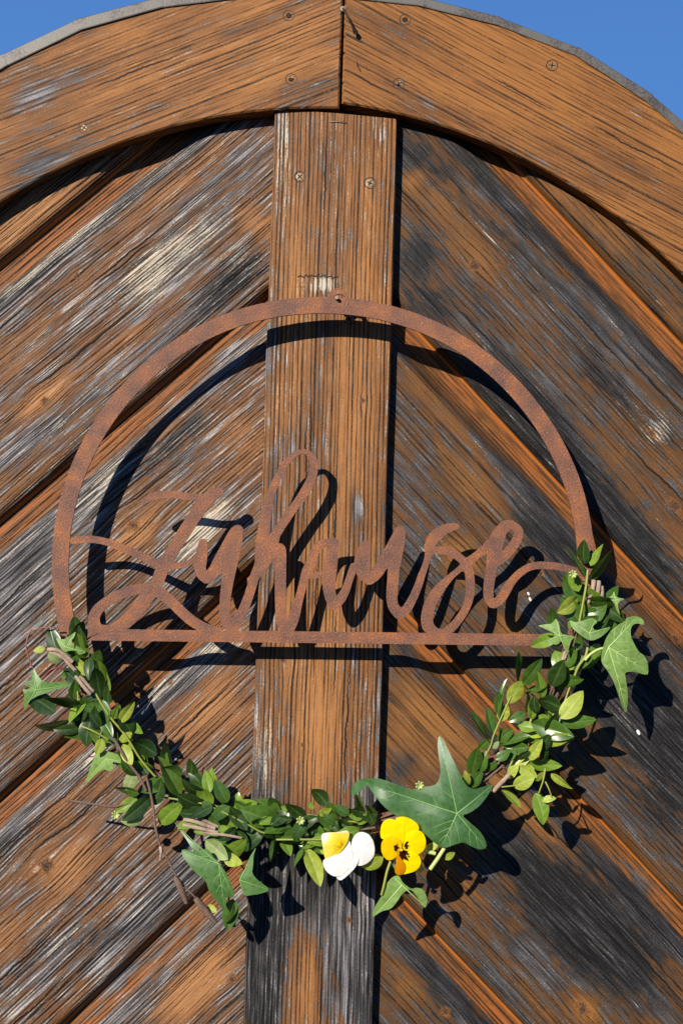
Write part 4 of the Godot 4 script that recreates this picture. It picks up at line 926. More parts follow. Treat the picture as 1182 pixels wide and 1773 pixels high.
func gable() -> void:
	noises()
	# what each board is painted with
	var plank_long := 760.0
	var plank_wide := 250.0
	for i in PLANKS.size():
		var d: Dictionary = PLANKS[i]
		var stains: Array = d.stains.duplicate()
		for k in range(0, stains.size(), 6):
			stains[k + 1] += 160.0
			stains[k + 2] += 5.0
		stains += ["grey", 380.0, d.wide - 1.0, 330.0, 7.0, 0.75 if i != 5 else 0.2]
		if d.side < 0:
			stains += ["pale", 380.0, d.wide - 1.0, 330.0, 5.0, 0.3]
		var knots: Array = d.knots.duplicate()
		for k in range(0, knots.size(), 4):
			knots[k + 1] += 160.0
			knots[k + 2] += 5.0
		var right: bool = d.side > 0
		var over := {"silver": 0.6 if right else 1.0, "worn": -0.1 if right else -0.1, "pale": -0.1 if right else 0.26, "black": 0.6 if right else 0.34, "wave": 0.5, "pitch": 3.8 if right else 2.5, "cut": 0.8 if right else 0.85, "bold": 0.72 if right else 0.66, "streak": 0.34 if right else 0.6,
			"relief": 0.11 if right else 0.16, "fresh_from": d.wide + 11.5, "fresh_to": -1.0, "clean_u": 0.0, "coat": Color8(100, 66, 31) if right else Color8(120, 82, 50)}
		if i == 0 or i == 5:
			over.worn = -0.35
		wood_spec(plank_long, plank_wide, stains, knots, over)
	var post := wood.size()
	wood_spec(1000.0, 112.0, POST_STAINS, POST_KNOTS, {"step": 0.5, "worn": -0.52, "pale": 0.04, "black": 0.35, "wave": 0.22, "pitch": 3.5, "cut": 1.0, "bold": 1.0, "solid": 0.5, "fat": 0.44, "uneven": 0.5, "streak": 0.3, "relief": 0.08, "coat": Color8(122, 82, 46)})
	for i in 2:
		var frame := arch_frame(ARCH[i])
		var stains: Array = (ARCH_LEFT_STAINS if i == 0 else ARCH_RIGHT_STAINS).duplicate()
		for k in range(0, stains.size(), 6):
			var q: Vector2 = frame * Vector2(stains[k + 1], stains[k + 2])
			stains[k + 1] = q.x
			stains[k + 2] = q.y
		wood_spec(760.0, 560.0, stains, [], {"step": 0.6, "silver": 0.7, "streak": 0.45, "worn": -0.62 if i == 0 else -0.85, "pale": -0.05 if i == 0 else -0.5, "black": 0.3, "wave": 0.55, "pitch": 3.2, "cut": 0.8, "bold": 0.7, "fat": 0.46, "solid": 0.1, "uneven": 0.6, "relief": 0.05, "coat": Color8(120, 79, 42) if i == 0 else Color8(110, 70, 32)})
	painted.resize(wood.size())
	var order := range(wood.size())
	order.sort_custom(func(a: int, b: int) -> bool: return wood[a].long * wood[a].wide / wood[a].step / wood[a].step > wood[b].long * wood[b].wide / wood[b].step / wood[b].step)
	var crew := []
	for k in 4:
		var share := []
		for i in range(k, order.size(), 4):
			share.append(order[i])
		var t := Thread.new()
		t.start(paint_all.bind(share))
		crew.append(t)
	for t in crew:
		t.wait_to_finish()

	var g := thing("wooden_gable", "weathered brown wooden wall of slanting planks under an arched fascia board", "wooden wall", Vector3(0, EYE_HEIGHT, 0))
	var planks := []
	for i in PLANKS.size():
		var d: Dictionary = PLANKS[i].duplicate()
		if i != 0 and i != 5:
			d.next_y = PLANKS[i - 1].y
			d.next_slope = PLANKS[i - 1].slope
			d.gap = 19.0 if d.side < 0 else 16.5
		var a := deg_to_rad(d.slope)
		# planks end at the side of the gable or behind the arch
		var reach := func(v: float) -> float:
			return (440.0 - v * sin(a)) / cos(a)
		if i == 0 or i == 5:
			reach = func(v: float) -> float: return (400.0 - v * sin(a)) / cos(a)
		var mesh := plank_mesh(d, plank_long, plank_wide, reach)
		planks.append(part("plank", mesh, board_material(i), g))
	var board := part("centre_board", post_mesh(1000.0, 112.0), board_material(post), g, Transform3D.IDENTITY, "upright board with open grain, dark grey below the wreath")
	var arches := []
	for i in 2:
		arches.append(part("arch_board", arch_mesh(ARCH[i], 760.0, 560.0), board_material(post + 1 + i), g))
	flashing(g)
	# screws and nails
	var head := screw_mesh()
	for s in [[0, -42.2, 507.9, 0.4], [0, -38.4, 453.3, 0.1], [0, -208.6, 406.6, 0.7], [1, 54.9, 507.4, 0.9], [1, 51.1, 452.2, 0.2], [1, 178.2, 471.9, 1.1]]:
		part("screw", head, M.screw, arches[s[0]], Transform3D(Basis(Vector3(0, 0, 1), s[3]), mm(s[1], s[2], 15.9)))
	for s in [[-28.7, 372.1, 0.5], [29.5, 368.5, 0.9], [16.1, 253.5, 0.2]]:
		part("screw", head, M.screw, board, Transform3D(Basis(Vector3(0, 0, 1), s[2]), mm(s[0], s[1], POST_FRONT + 0.1)))
	part("nail", rod(smooth_path([mm(3.0, 516.0, 14.0), mm(3.6, 512.0, 21.0), mm(8.0, 503.0, 24.0), mm(14.6, 492.5, 20.0)]), func(t: float) -> float: return 0.0009 if t < 0.9 else 0.002).commit(), M.dark_steel, arches[1])
	part("nail", lathe([[0.0, 1.0], [2.2, 0.9], [2.6, 0.2], [2.6, -1.0]], 16, null, mm(2.6, 515.0, 16.0)).commit(), M.steel, arches[1])
	part("nail", rod([mm(15.6, 470.5, 15.5), mm(16.2, 466.0, 17.0), mm(19.0, 462.0, 16.2)], func(_t: float) -> float: return 0.0005).commit(), M.dark_steel, arches[1])
	part("staple", rod([mm(-5.4, 419.7, 9.5), mm(-5.2, 419.7, POST_FRONT + 0.7), mm(8.6, 419.2, POST_FRONT + 0.8), mm(8.8, 419.2, 9.5)], func(_t: float) -> float: return 0.00055).commit(), M.steel, board)
	# a torn notch across the grain above the sign
	var notch := tool()
	for k in 22:
		var x0 := -28.0 + k * 1.5
		var y0 := 289.3 + 0.7 * sin(k * 1.9) - 0.12 * absf(k - 11.0)
		rod([mm(x0, y0, POST_FRONT + 0.1), mm(x0 + 0.9, y0 - 0.8 - 0.5 * sin(k * 2.7), POST_FRONT + 0.45), mm(x0 + 1.7, y0 + 0.2, POST_FRONT + 0.1)], func(_t: float) -> float: return 0.00042, 5, notch)
	part("torn_fibre", notch.commit(), M.dark_steel, board)
	# the screw that carries the sign
	var carrier := rod([mm(5.4, 262.2, 8.0), mm(5.2, 263.6, 40.0), mm(5.2, 263.7, 42.5)], func(t: float) -> float: return 0.0015 + 0.00008 * sin(t * 60.0), 10)
	part("carrying_screw", carrier.commit(), M.cut_wood, board)
	# dried white droppings
	for s in [[7, 169.0, 31.9, 1.1], [7, 170.5, 27.4, 1.3], [7, 260.4, -77.9, 1.7]]:
		part("white_speck", lathe([[0.0, 0.5], [0.6 * s[3], 0.42], [0.9 * s[3], 0.2], [s[3], -0.3]], 10, null).commit(), M.chalk, planks[s[0]], Transform3D(Basis(Vector3(0, 0, 1), 0.5).scaled_local(Vector3(0.8, 1.5, 1)), mm(s[1], s[2], 0.2)))


func flashing(g: Node3D) -> void:
	# folded sheet over the arch: each length is a straight strip with a lip in front and a sheet running back over the roof edge
	var top := [Vector2(-470, 250), Vector2(-440, 318), Vector2(-392, 382), Vector2(-336.1, 428.8), Vector2(-280.5, 465.5), Vector2(-218.6, 498.3), Vector2(-150.4, 519.4), Vector2(-80, 530), Vector2(-8, 533), Vector2(65.5, 526.8), Vector2(134.1, 511.1), Vector2(200.4, 486.8), Vector2(260.9, 449.2), Vector2(316, 402), Vector2(366, 347), Vector2(404, 290), Vector2(430, 226)]
	var low := [11.0, 11.0, 10.8, 10.8, 10.4, 9.6, 8.6, 8.0, 7.8, 7.4, 6.9, 6.9, 7.4, 7.4, 7.4, 7.4, 7.4]
	for i in top.size() - 1:
		var st := tool()
		var a: Vector2 = top[i]
		var b: Vector2 = top[i + 1]
		var dir := (b - a).normalized()
		var out := Vector2(-dir.y, dir.x)
		var lift := 0.35 * (i % 2)
		a -= dir * 1.5
		b += dir * 1.5
		var front := 18.4 + lift
		var sheet := 1.1
		var pts := []     # the folded strip as a cross-section: [out of the arch, z]
		for e in [[a, low[i]], [b, low[i + 1]]]:
			var q: Vector2 = e[0]
			var l: float = e[1]
			pts.append([[q - out * l, front - 1.6], [q - out * (l - 0.6), front], [q - out * 1.0, front], [q + out * (lift - 0.2), front - 0.7], [q + out * lift, front - 2.0], [q + out * lift, -130.0], [q + out * (lift - sheet), -130.0], [q + out * (lift - sheet), front - sheet - 0.6], [q - out * l, front - sheet - 0.6]])
		var nrm := [Vector3(-out.x * 0.5, -out.y * 0.5, 0.8), Vector3(0, 0, 1), Vector3(0, 0, 1), Vector3(out.x, out.y, 1), Vector3(out.x, out.y, 0.3), Vector3(out.x, out.y, 0)]
		var count: int = pts[0].size()
		for k in count:
			var j := (k + 1) % count
			var p := []
			for c in [[0, k], [1, k], [1, j], [0, j]]:
				var q: Vector2 = pts[c[0]][c[1]][0]
				p.append(mm(q.x, q.y, pts[c[0]][c[1]][1]))
			var d2 := Vector2((pts[0][j][0] - pts[0][k][0]).dot(out), pts[0][j][1] - pts[0][k][1]).normalized()
			var n2 := Vector2(d2.y, -d2.x)
			# the section runs up the lip and back over the top, so its outside lies to the left
			var n := Vector3(out.x * -n2.x, out.y * -n2.x, -n2.y).normalized()
			if k < 5:
				var n0: Vector3 = nrm[k].normalized()
				var n1: Vector3 = nrm[k + 1].normalized()
				quad(st, p, [n0, n0, n1, n1])
			else:
				quad(st, p, [n, n, n, n])
		for e in 2:
			var n3 := Vector3(dir.x, dir.y, 0) * (1.0 if e else -1.0)
			var s: Array = pts[e]
			for k in [[0, 1, 2, 8], [8, 2, 3, 7], [7, 4, 5, 6]]:
				var p := []
				for m in k:
					p.append(mm(s[m][0].x, s[m][0].y, s[m][1]))
				quad(st, p, [n3, n3, n3, n3])
		part("metal_edging", st.commit(), M.zinc, g)


# ---------------------------------------------------------------- the sign

const RING := [0.5, 50.3, 214.9, 201.6]    # centre, outer and inner radius


# flat plate cut along the zero line of a field (positive inside), with its edge all round
func cut_plate(field: PackedFloat32Array, w: int, h: int, origin: Vector2, cell: float, z0: float, z1: float) -> ArrayMesh:
	var st := tool()
	var zf := Vector3(0, 0, 1)
	var zb := Vector3(0, 0, -1)
	var offs := [[0, 0], [1, 0], [1, 1], [0, 1]]
	for y in h - 1:
		for x in w - 1:
			var o := y * w + x
			var val := [field[o], field[o + 1], field[o + w + 1], field[o + w]]
			if val[0] <= 0.0 and val[1] <= 0.0 and val[2] <= 0.0 and val[3] <= 0.0:
				continue
			var poly := []
			var cross := []
			for k in 4:
				var a: Vector2 = origin + Vector2(x + offs[k][0], y + offs[k][1]) * cell
				var j := (k + 1) % 4
				if val[k] > 0.0:
					poly.append(a)
					cross.append(0)
				if (val[k] > 0.0) != (val[j] > 0.0):
					var b: Vector2 = origin + Vector2(x + offs[j][0], y + offs[j][1]) * cell
					poly.append(a.lerp(b, val[k] / (val[k] - val[j])))
					cross.append(1 if val[k] > 0.0 else 2)
			for k in range(1, poly.size() - 1):
				for s in [[z1, zf], [z0, zb]]:
					tri(st, [mm(poly[0].x, poly[0].y, s[0]), mm(poly[k].x, poly[k].y, s[0]), mm(poly[k + 1].x, poly[k + 1].y, s[0])], [s[1], s[1], s[1]])
			var grad := -Vector2(val[1] + val[2] - val[0] - val[3], val[2] + val[3] - val[0] - val[1]).normalized()
			for k in poly.size():
				var j := (k + 1) % poly.size()
				if cross[k] == 1 and cross[j] == 2:
					var n := Vector3(grad.x, grad.y, 0)
					quad(st, [mm(poly[k].x, poly[k].y, z0), mm(poly[j].x, poly[j].y, z0), mm(poly[j].x, poly[j].y, z1), mm(poly[k].x, poly[k].y, z1)], [n, n, n, n])
	return st.commit()


func letter_mesh(strokes: Array, z0: float, z1: float) -> ArrayMesh:
	var cell := 0.7
	var lo := Vector2(1e6, 1e6)
	var hi := -lo
	var lines := []
	for i in range(1, strokes.size(), 2):
		var raw: Array = strokes[i]
		var pts := []
		for k in range(0, raw.size(), 3):
			pts.append(Vector3(raw[k], raw[k + 1], raw[k + 2] * 0.5))
		pts = smooth_path(pts, 4)
		for p in pts:
			lo = lo.min(Vector2(p.x - p.z, p.y - p.z))
			hi = hi.max(Vector2(p.x + p.z, p.y + p.z))
		lines.append(pts)
	lo -= Vector2(2, 2)
	hi += Vector2(2, 2)
	var w := int((hi.x - lo.x) / cell) + 2
	var h := int((hi.y - lo.y) / cell) + 2
	var f := PackedFloat32Array()
	f.resize(w * h)
	f.fill(-9.0)
	for pts in lines:
		for i in pts.size() - 1:
			var a := Vector2(pts[i].x, pts[i].y)
			var b := Vector2(pts[i + 1].x, pts[i + 1].y)
			var ra: float = pts[i].z
			var rb: float = pts[i + 1].z
			var r := maxf(ra, rb) + 1.5
			var ab := b - a
			var ll := maxf(ab.length_squared(), 1e-6)
			for y in range(maxi(0, int((minf(a.y, b.y) - r - lo.y) / cell)), mini(h, int((maxf(a.y, b.y) + r - lo.y) / cell) + 2)):
				for x in range(maxi(0, int((minf(a.x, b.x) - r - lo.x) / cell)), mini(w, int((maxf(a.x, b.x) + r - lo.x) / cell) + 2)):
					var p := lo + Vector2(x, y) * cell
					var t := clampf((p - a).dot(ab) / ll, 0.0, 1.0)
					var d := lerpf(ra, rb, t) - (p - a - ab * t).length()
					if d > f[y * w + x]:
						f[y * w + x] = d
	return cut_plate(f, w, h, lo, cell, z0, z1)


func sign_ring() -> void:
	var s := thing("metal_sign", "rusty round metal sign with the word Zuhause in script letters", "metal sign", Vector3(0, EYE_HEIGHT, 0))
	var c := Vector2(RING[0], RING[1])
	var z0 := 35.9
	var z1 := 38.1
	var st := tool()
	var n := 220
	for i in n:
		var p := []
		for k in [i, i + 1]:
			var a: float = TAU * k / n
			var wob := 0.35 * sin(a * 3.0 + 1.0) + 0.25 * sin(a * 7.0)
			p.append([c + Vector2(cos(a), sin(a)) * (RING[2] + wob), c + Vector2(cos(a), sin(a)) * (RING[3] + wob), Vector3(cos(a), sin(a), 0)])
		for f in [[z1, 1.0], [z0, -1.0]]:
			var q := []
			for e in [[0, 0], [1, 0], [1, 1], [0, 1]]:
				q.append(mm(p[e[0]][e[1]].x, p[e[0]][e[1]].y, f[0]))
			var nz := Vector3(0, 0, f[1])
			quad(st, q, [nz, nz, nz, nz])
		for e in [[0, 1.0], [1, -1.0]]:
			quad(st, [mm(p[0][e[0]].x, p[0][e[0]].y, z0), mm(p[1][e[0]].x, p[1][e[0]].y, z0), mm(p[1][e[0]].x, p[1][e[0]].y, z1), mm(p[0][e[0]].x, p[0][e[0]].y, z1)],
				[p[0][2] * e[1], p[1][2] * e[1], p[1][2] * e[1], p[0][2] * e[1]])
	part("ring", st.commit(), M.rust, s)
	# the chord under the word, let into the ring at both ends
	var bar := tool()
	var tilt := Vector2.from_angle(deg_to_rad(1.05))
	var mid := Vector2(-5.5, -8.6)
	var half := 4.55
	var ends := [mid - tilt * 191.0, mid + tilt * 199.0]
	var up := Vector2(-tilt.y, tilt.x) * half
	var corner := [ends[0] - up, ends[1] - up, ends[1] + up, ends[0] + up]
	for f in [[z1 - 0.1, 1.0], [z0 + 0.1, -1.0]]:
		var q := []
		for e in corner:
			q.append(mm(e.x, e.y, f[0]))
		var nz := Vector3(0, 0, f[1])
		quad(bar, q, [nz, nz, nz, nz])
	for k in 4:
		var a: Vector2 = corner[k]
		var b: Vector2 = corner[(k + 1) % 4]
		var d := (b - a).normalized()
		var nn := Vector3(d.y, -d.x, 0)
		quad(bar, [mm(a.x, a.y, z0 + 0.1), mm(b.x, b.y, z0 + 0.1), mm(b.x, b.y, z1 - 0.1), mm(a.x, a.y, z1 - 0.1)], [nn, nn, nn, nn])
	part("base_bar", bar.commit(), M.rust, s)
	# eye: a rounded tab with a hole
	var ew := 64
	var eye := PackedFloat32Array()
	eye.resize(ew * ew)
	var at := Vector2(6.3, 263.4)
	var from := at - Vector2(16, 16)
	for y in ew:
		for x in ew:
			var p := from + Vector2(x, y) * 0.5
			var tab := minf(maxf(8.8 - (p - at).length(), minf(9.5 + 0.5 * (at.y - 6.0 - p.y) - absf(p.x - at.x), at.y + 2.0 - p.y)), p.y - (at.y - 7.0))
			var hole := (p - (at + Vector2(1.0, -0.3))).length() - 4.6
			eye[y * ew + x] = minf(tab, hole)
	part("hanging_eye", cut_plate(eye, ew, ew, from, 0.5, z0 - 0.15, z1 + 0.15), M.rust, s)
	var k := 0
	for key in LETTERS:
		k += 1
		part("letter", letter_mesh(LETTERS[key], z0 + 0.16 + 0.05 * k, z1 - 0.16 - 0.05 * k), M.rust, s)


# ---------------------------------------------------------------- the wreath

func rough(rgb: Color) -> Color:
	return rgb.srgb_to_linear()


# a leaf of length 1 along y and full width 1 along x, facing z; four tones by five shapes share these
func leaf_mesh(shape: int, tone: int) -> ArrayMesh:
	var r := RandomNumberGenerator.new()
	r.seed = 100 + shape * 7 + tone
	var blade: Color = [Color8(42, 66, 24), Color8(70, 104, 32), Color8(116, 148, 42), Color8(166, 182, 56), Color8(154, 174, 106)][tone]
	var rib: Color = [Color8(76, 104, 48), Color8(96, 126, 56), Color8(136, 162, 76), Color8(186, 198, 104), Color8(188, 202, 142)][tone]
	var fold: float = [0.16, 0.24, 0.10, 0.30, 0.2][shape % 5]
	var arc: float = [0.10, -0.06, 0.20, 0.05, -0.16][shape % 5]
	var twist: float = [0.2, -0.25, 0.1, 0.35, -0.1][shape % 5]
	var skew: float = [0.05, -0.05, 0.08, 0.0, -0.08][shape % 5]
	var cols := [-1.0, -0.86, -0.5, -0.14, -0.045, 0.045, 0.14, 0.5, 0.86, 1.0]
	var rows := 12
	var pos := []
	var col := []
	for i in rows + 1:
		var t := float(i) / rows
		var half := 0.5 * pow(sin(PI * pow(clampf(t, 0.0, 1.0), 0.85)), 0.72) * (1.0 - 0.1 * t)
		if i == 0:
			half = 0.04
		if i == rows:
			half = 0.012
		var line := []
		var cl := []
		for c in cols:
			var x: float = c * half
			var z := fold * absf(x) * 0.8 - arc * (t * (1.0 - t)) * 4.0 * 0.6 + arc * 0.35 - 0.25 * x * x + twist * x * (t - 0.5)
			line.append(Vector3(x + skew * sin(PI * t), t, z))
			var k: Color = blade.lerp(rib, 0.9 if absf(c) < 0.1 else (0.22 if absf(c) > 0.97 else 0.0))
			if absf(c) > 0.1:
				k = k.lerp(rib, 0.06 * (0.5 + 0.5 * sin((t + absf(c) * 0.4) * 40.0)))
			k = k.lightened(0.07 * r.randf()).darkened(0.16 * r.randf())
			cl.append(rough(k))
		pos.append(line)
		col.append(cl)
	var st := tool()
	var nrm := []
	for i in rows + 1:
		var line := []
		for j in cols.size():
			var du: Vector3 = pos[i][mini(j + 1, cols.size() - 1)] - pos[i][maxi(j - 1, 0)]
			var dv: Vector3 = pos[mini(i + 1, rows)][j] - pos[maxi(i - 1, 0)][j]
			line.append(du.cross(dv).normalized())
		nrm.append(line)
	for i in rows:
		for j in cols.size() - 1:
			var ids := [[i, j], [i, j + 1], [i + 1, j + 1], [i + 1, j]]
			var p := []
			var n := []
			var c := []
			for q in ids:
				p.append(pos[q[0]][q[1]])
				n.append(nrm[q[0]][q[1]])
				c.append(col[q[0]][q[1]])
			quad(st, p, n, [], c)
	return st.commit()


func outline_of(raw: Array) -> PackedVector2Array:
	# traced outline with its corners eased once and points no farther apart than 1.6 mm
	var base := []
	for i in range(0, raw.size(), 2):
		base.append(Vector2(raw[i], raw[i + 1]))
	var eased := []
	for i in base.size():
		var a: Vector2 = base[i]
		var b: Vector2 = base[(i + 1) % base.size()]
		eased.append(a.lerp(b, 0.22))
		eased.append(a.lerp(b, 0.78))
	var out := PackedVector2Array()
	for i in eased.size():
		var a: Vector2 = eased[i]
		var b: Vector2 = eased[(i + 1) % eased.size()]
		var n := maxi(1, int((b - a).length() / 1.6))
		for k in n:
			out.append(a.lerp(b, float(k) / n))
	return out


# a thin sheet over an outline, lifted by height.call(point) and coloured by tint.call(point), both in mm
func sheet(outline: PackedVector2Array, cell: float, height: Callable, tint: Callable) -> ArrayMesh:
	var pts := outline.duplicate()
	var lo: Vector2 = outline[0]
	var hi := lo
	for p in outline:
		lo = lo.min(p)
		hi = hi.max(p)
	var edge := 0.45 * cell
	var row := 0
	var y := lo.y
	while y < hi.y:
		var x := lo.x + (0.5 * cell if row % 2 else 0.0)
		while x < hi.x:
			var p := Vector2(x, y)
			if Geometry2D.is_point_in_polygon(p, outline):
				var near := 1e9
				for i in outline.size():
					near = minf(near, (outline[i] - p).length_squared())
				if near > edge * edge:
					pts.append(p)
			x += cell
		y += cell * 0.866
		row += 1
	var idx := Geometry2D.triangulate_delaunay(pts)
	var pos := []
	var nrm := []
	var col := []
	for p in pts:
		var z: float = height.call(p)
		var gx: float = (height.call(p + Vector2(0.5, 0)) - z) / 0.5
		var gy: float = (height.call(p + Vector2(0, 0.5)) - z) / 0.5
		pos.append(mm(p.x, p.y, z))
		nrm.append(Vector3(-gx, -gy, 1).normalized())
		col.append(rough(tint.call(p)))
	var st := tool()
	for i in range(0, idx.size(), 3):
		var mid: Vector2 = (pts[idx[i]] + pts[idx[i + 1]] + pts[idx[i + 2]]) / 3.0
		if not Geometry2D.is_point_in_polygon(mid, outline):
			continue
		var a := idx[i]
		var b := idx[i + 1]
		var c := idx[i + 2]
		tri(st, [pos[a], pos[b], pos[c]], [nrm[a], nrm[b], nrm[c]], [], [col[a], col[b], col[c]])
	return st.commit()


func wreath() -> void:
	var w := thing("half_wreath", "green half wreath of boxwood and ivy tied along the lower half of the rusty ring", "wreath", Vector3(0, EYE_HEIGHT, 0))
	# the bundle of twigs along the ring
	for i in 11:
		var from: float = deg_to_rad(rng.randf_range(196.0, 310.0) if i > 3 else [197.0, 232.0, 268.0, 300.0][i])
		var to: float = minf(from + deg_to_rad(rng.randf_range(40.0, 85.0)), deg_to_rad(362.0))
		var r0 := rng.randf_range(202.0, 214.0)
		var r1 := rng.randf_range(202.0, 214.0)
		var depth := rng.randf_range(39.5, 43.5)
		var pts := []
		for k in 9:
			var t := k / 8.0
			var a := lerpf(from, to, t)
			var r := lerpf(r0, r1, t) + rng.randf_range(-1.6, 1.6)
			pts.append(mm(RING[0] + cos(a) * r, RING[1] + sin(a) * r, depth + rng.randf_range(-1.2, 1.2)))
		var thick: float = rng.randf_range(0.7, 1.25) * 0.001
		part("twig", rod(smooth_path(pts, 3), func(t: float) -> float: return thick * (1.0 - 0.35 * t)).commit(), M.bark, w)
	# wire wound round the bundle
	for i in 9:
		var a: float = deg_to_rad([200.0, 212.0, 228.0, 244.0, 262.0, 283.0, 318.0, 340.0, 358.0][i])
		var pts := []
		for k in 26:
			var t := k / 25.0
			var turn := t * TAU * 2.5
			var aa := a + (t - 0.5) * 0.03
			var r := 208.3 + 8.6 * cos(turn)
			pts.append(mm(RING[0] + cos(aa) * r, RING[1] + sin(aa) * r, 41.5 + 8.0 * sin(turn)))
		part("wire", rod(pts, func(_t: float) -> float: return 0.00025, 5).commit(), M.wire, w)
	# stems, twigs and catkins
	var look := {"green_stem": M.stem, "leaf_stalk": M.pale_stem, "flower_stalk": M.stem, "red_stalk": M.red_stem, "tendril": M.tendril, "dark_stalk": M.bark, "hanging_twig": M.bark, "side_twig": M.bark, "catkin": M.bark, "bud": M.cut_wood, "cut_twig": M.cut_wood}
	for s in STEMS:
		var pts := []
		var n: int = s.path.size() / 2
		for k in n:
			var sag := 1.5 * sin(PI * k / maxf(1.0, n - 1.0))
			pts.append(mm(s.path[k * 2], s.path[k * 2 + 1], s.z + sag))
		var slim := 0.72 if s.kind in ["green_stem", "hanging_twig", "flower_stalk"] else 1.0
		var r0: float = s.r0 * 0.001 * slim
		var r1: float = s.r1 * 0.001 * slim
		var scaly: bool = s.kind == "catkin"
		var knotty: bool = s.kind in ["hanging_twig", "side_twig", "cut_twig"]
		part(s.kind, rod(smooth_path(pts, 14 if scaly else 5), func(t: float) -> float:
			var r := lerpf(r0, r1, t)
			if scaly:
				r *= (0.45 + 0.75 * pow(sin(PI * clampf(t * 0.92 + 0.05, 0.0, 1.0)), 0.5)) * (1.0 + 0.14 * sin(t * 90.0))
			elif knotty:
				r *= 1.0 + 0.18 * maxf(0.0, sin(t * 27.0 + r0 * 9000.0)) 
			return r, 9 if scaly else 7).commit(), look[s.kind], w)
	# boxwood leaves, each on its own
	var shapes := {}
	var at := 0
	for i in range(0, LEAVES.size(), 7):
		var a := Vector2(LEAVES[i + 1], LEAVES[i + 2])
		var b := Vector2(LEAVES[i + 3], LEAVES[i + 4])
		var wide: float = LEAVES[i + 5]
		var tone: float = LEAVES[i + 6]
		var step := 0 if tone < 0.14 else (1 if tone < 0.45 else (2 if tone < 0.78 else (3 if tone < 1.02 else 4)))
		var shape := rng.randi_range(0, 4)
		var key := shape * 10 + step
		if not shapes.has(key):
			shapes[key] = leaf_mesh(shape, step)
		var long := (b - a).length()
		b = a + (b - a) * 1.1
		var z0 := rng.randf_range(44.0, 53.0) + (3.0 if tone > 0.8 else 0.0)
		var rise := rng.randf_range(-0.15, 0.5) * long
		if tone < 0.14:
			rise = rng.randf_range(0.2, 0.75) * long
		var from := mm(a.x, a.y, z0)
		var to := mm(b.x, b.y, z0 + rise)
		var y_axis := to - from
		var dir := y_axis.normalized()
		var roll := rng.randf_range(-0.55, 0.55)
		if wide / long < 0.35:
			roll = (1.0 if rng.randf() < 0.5 else -1.0) * rng.randf_range(0.9, 1.15)
		var out := (Vector3(0, 0, 1) - dir * dir.z).normalized().rotated(dir, roll)
		wide *= 1.22
		var true_wide := minf(wide / maxf(cos(roll), 0.45), long * 0.72) * 0.001
		var leaf_at := Transform3D(Basis(dir.cross(out).normalized() * true_wide, y_axis, out * y_axis.length() * 0.9), from)
		part("leaf", shapes[key], M.pale_leaf if step >= 3 else M.leaf, w, leaf_at)
		at += 1
	# the shorter leaves between and under them
	for i in 132:
		var right := i % 10 < 2
		var ang := deg_to_rad(rng.randf_range(316.0, 356.0) if right else (rng.randf_range(199.0, 286.0) if i % 3 else rng.randf_range(246.0, 284.0)))
		var spread := 20.0 if right else 12.0
		var r := 208.0 + rng.randf_range(-spread, spread)
		var from := mm(RING[0] + cos(ang) * r, RING[1] + sin(ang) * r, rng.randf_range(41.0, 50.0))
		var way := ang + (PI * 0.5 if right else -PI * 0.5) * (1.0 if rng.randf() < 0.8 else -1.0) + rng.randf_range(-1.1, 1.1)
		var dir := Vector3(cos(way), sin(way), rng.randf_range(-0.2, 0.75)).normalized()
		var long := rng.randf_range(0.017, 0.025)
		var step: int = ([1, 1, 1, 2, 2, 2, 3, 0] if right else [0, 0, 0, 1, 1, 1, 2, 2])[rng.randi_range(0, 7)]
		var key := rng.randi_range(0, 4) * 10 + step
		if not shapes.has(key):
			shapes[key] = leaf_mesh(key / 10, step)
		var out := (Vector3(0, 0, 1) - dir * dir.z).normalized().rotated(dir, rng.randf_range(-0.7, 0.7))
		part("leaf", shapes[key], M.leaf, w, Transform3D(Basis(dir.cross(out).normalized() * long * rng.randf_range(0.46, 0.6), dir * long, out * long * 0.9), from))
	# flower buds of the boxwood
	for s in [[195.6, 45.6, 57.0], [80.6, -120.4, 56.0], [-152.0, -150.0, 54.0], [-10.0, -150.0, 54.0]]:
		var st := tool()
		for k in 7:
			var a := TAU * k / 7.0
			var tip := mm(s[0] + 3.0 * cos(a), s[1] + 3.0 * sin(a) + 1.0, s[2] + 3.0)
			rod(smooth_path([mm(s[0], s[1], s[2]), mm(s[0], s[1], s[2]).lerp(tip, 0.6), tip]), func(t: float) -> float: return 0.0011 * (0.6 + 0.6 * sin(PI * t)), 6, st)
		part("flower_bud", st.commit(), M.pale_stem, w)
	ivy_leaves(w)


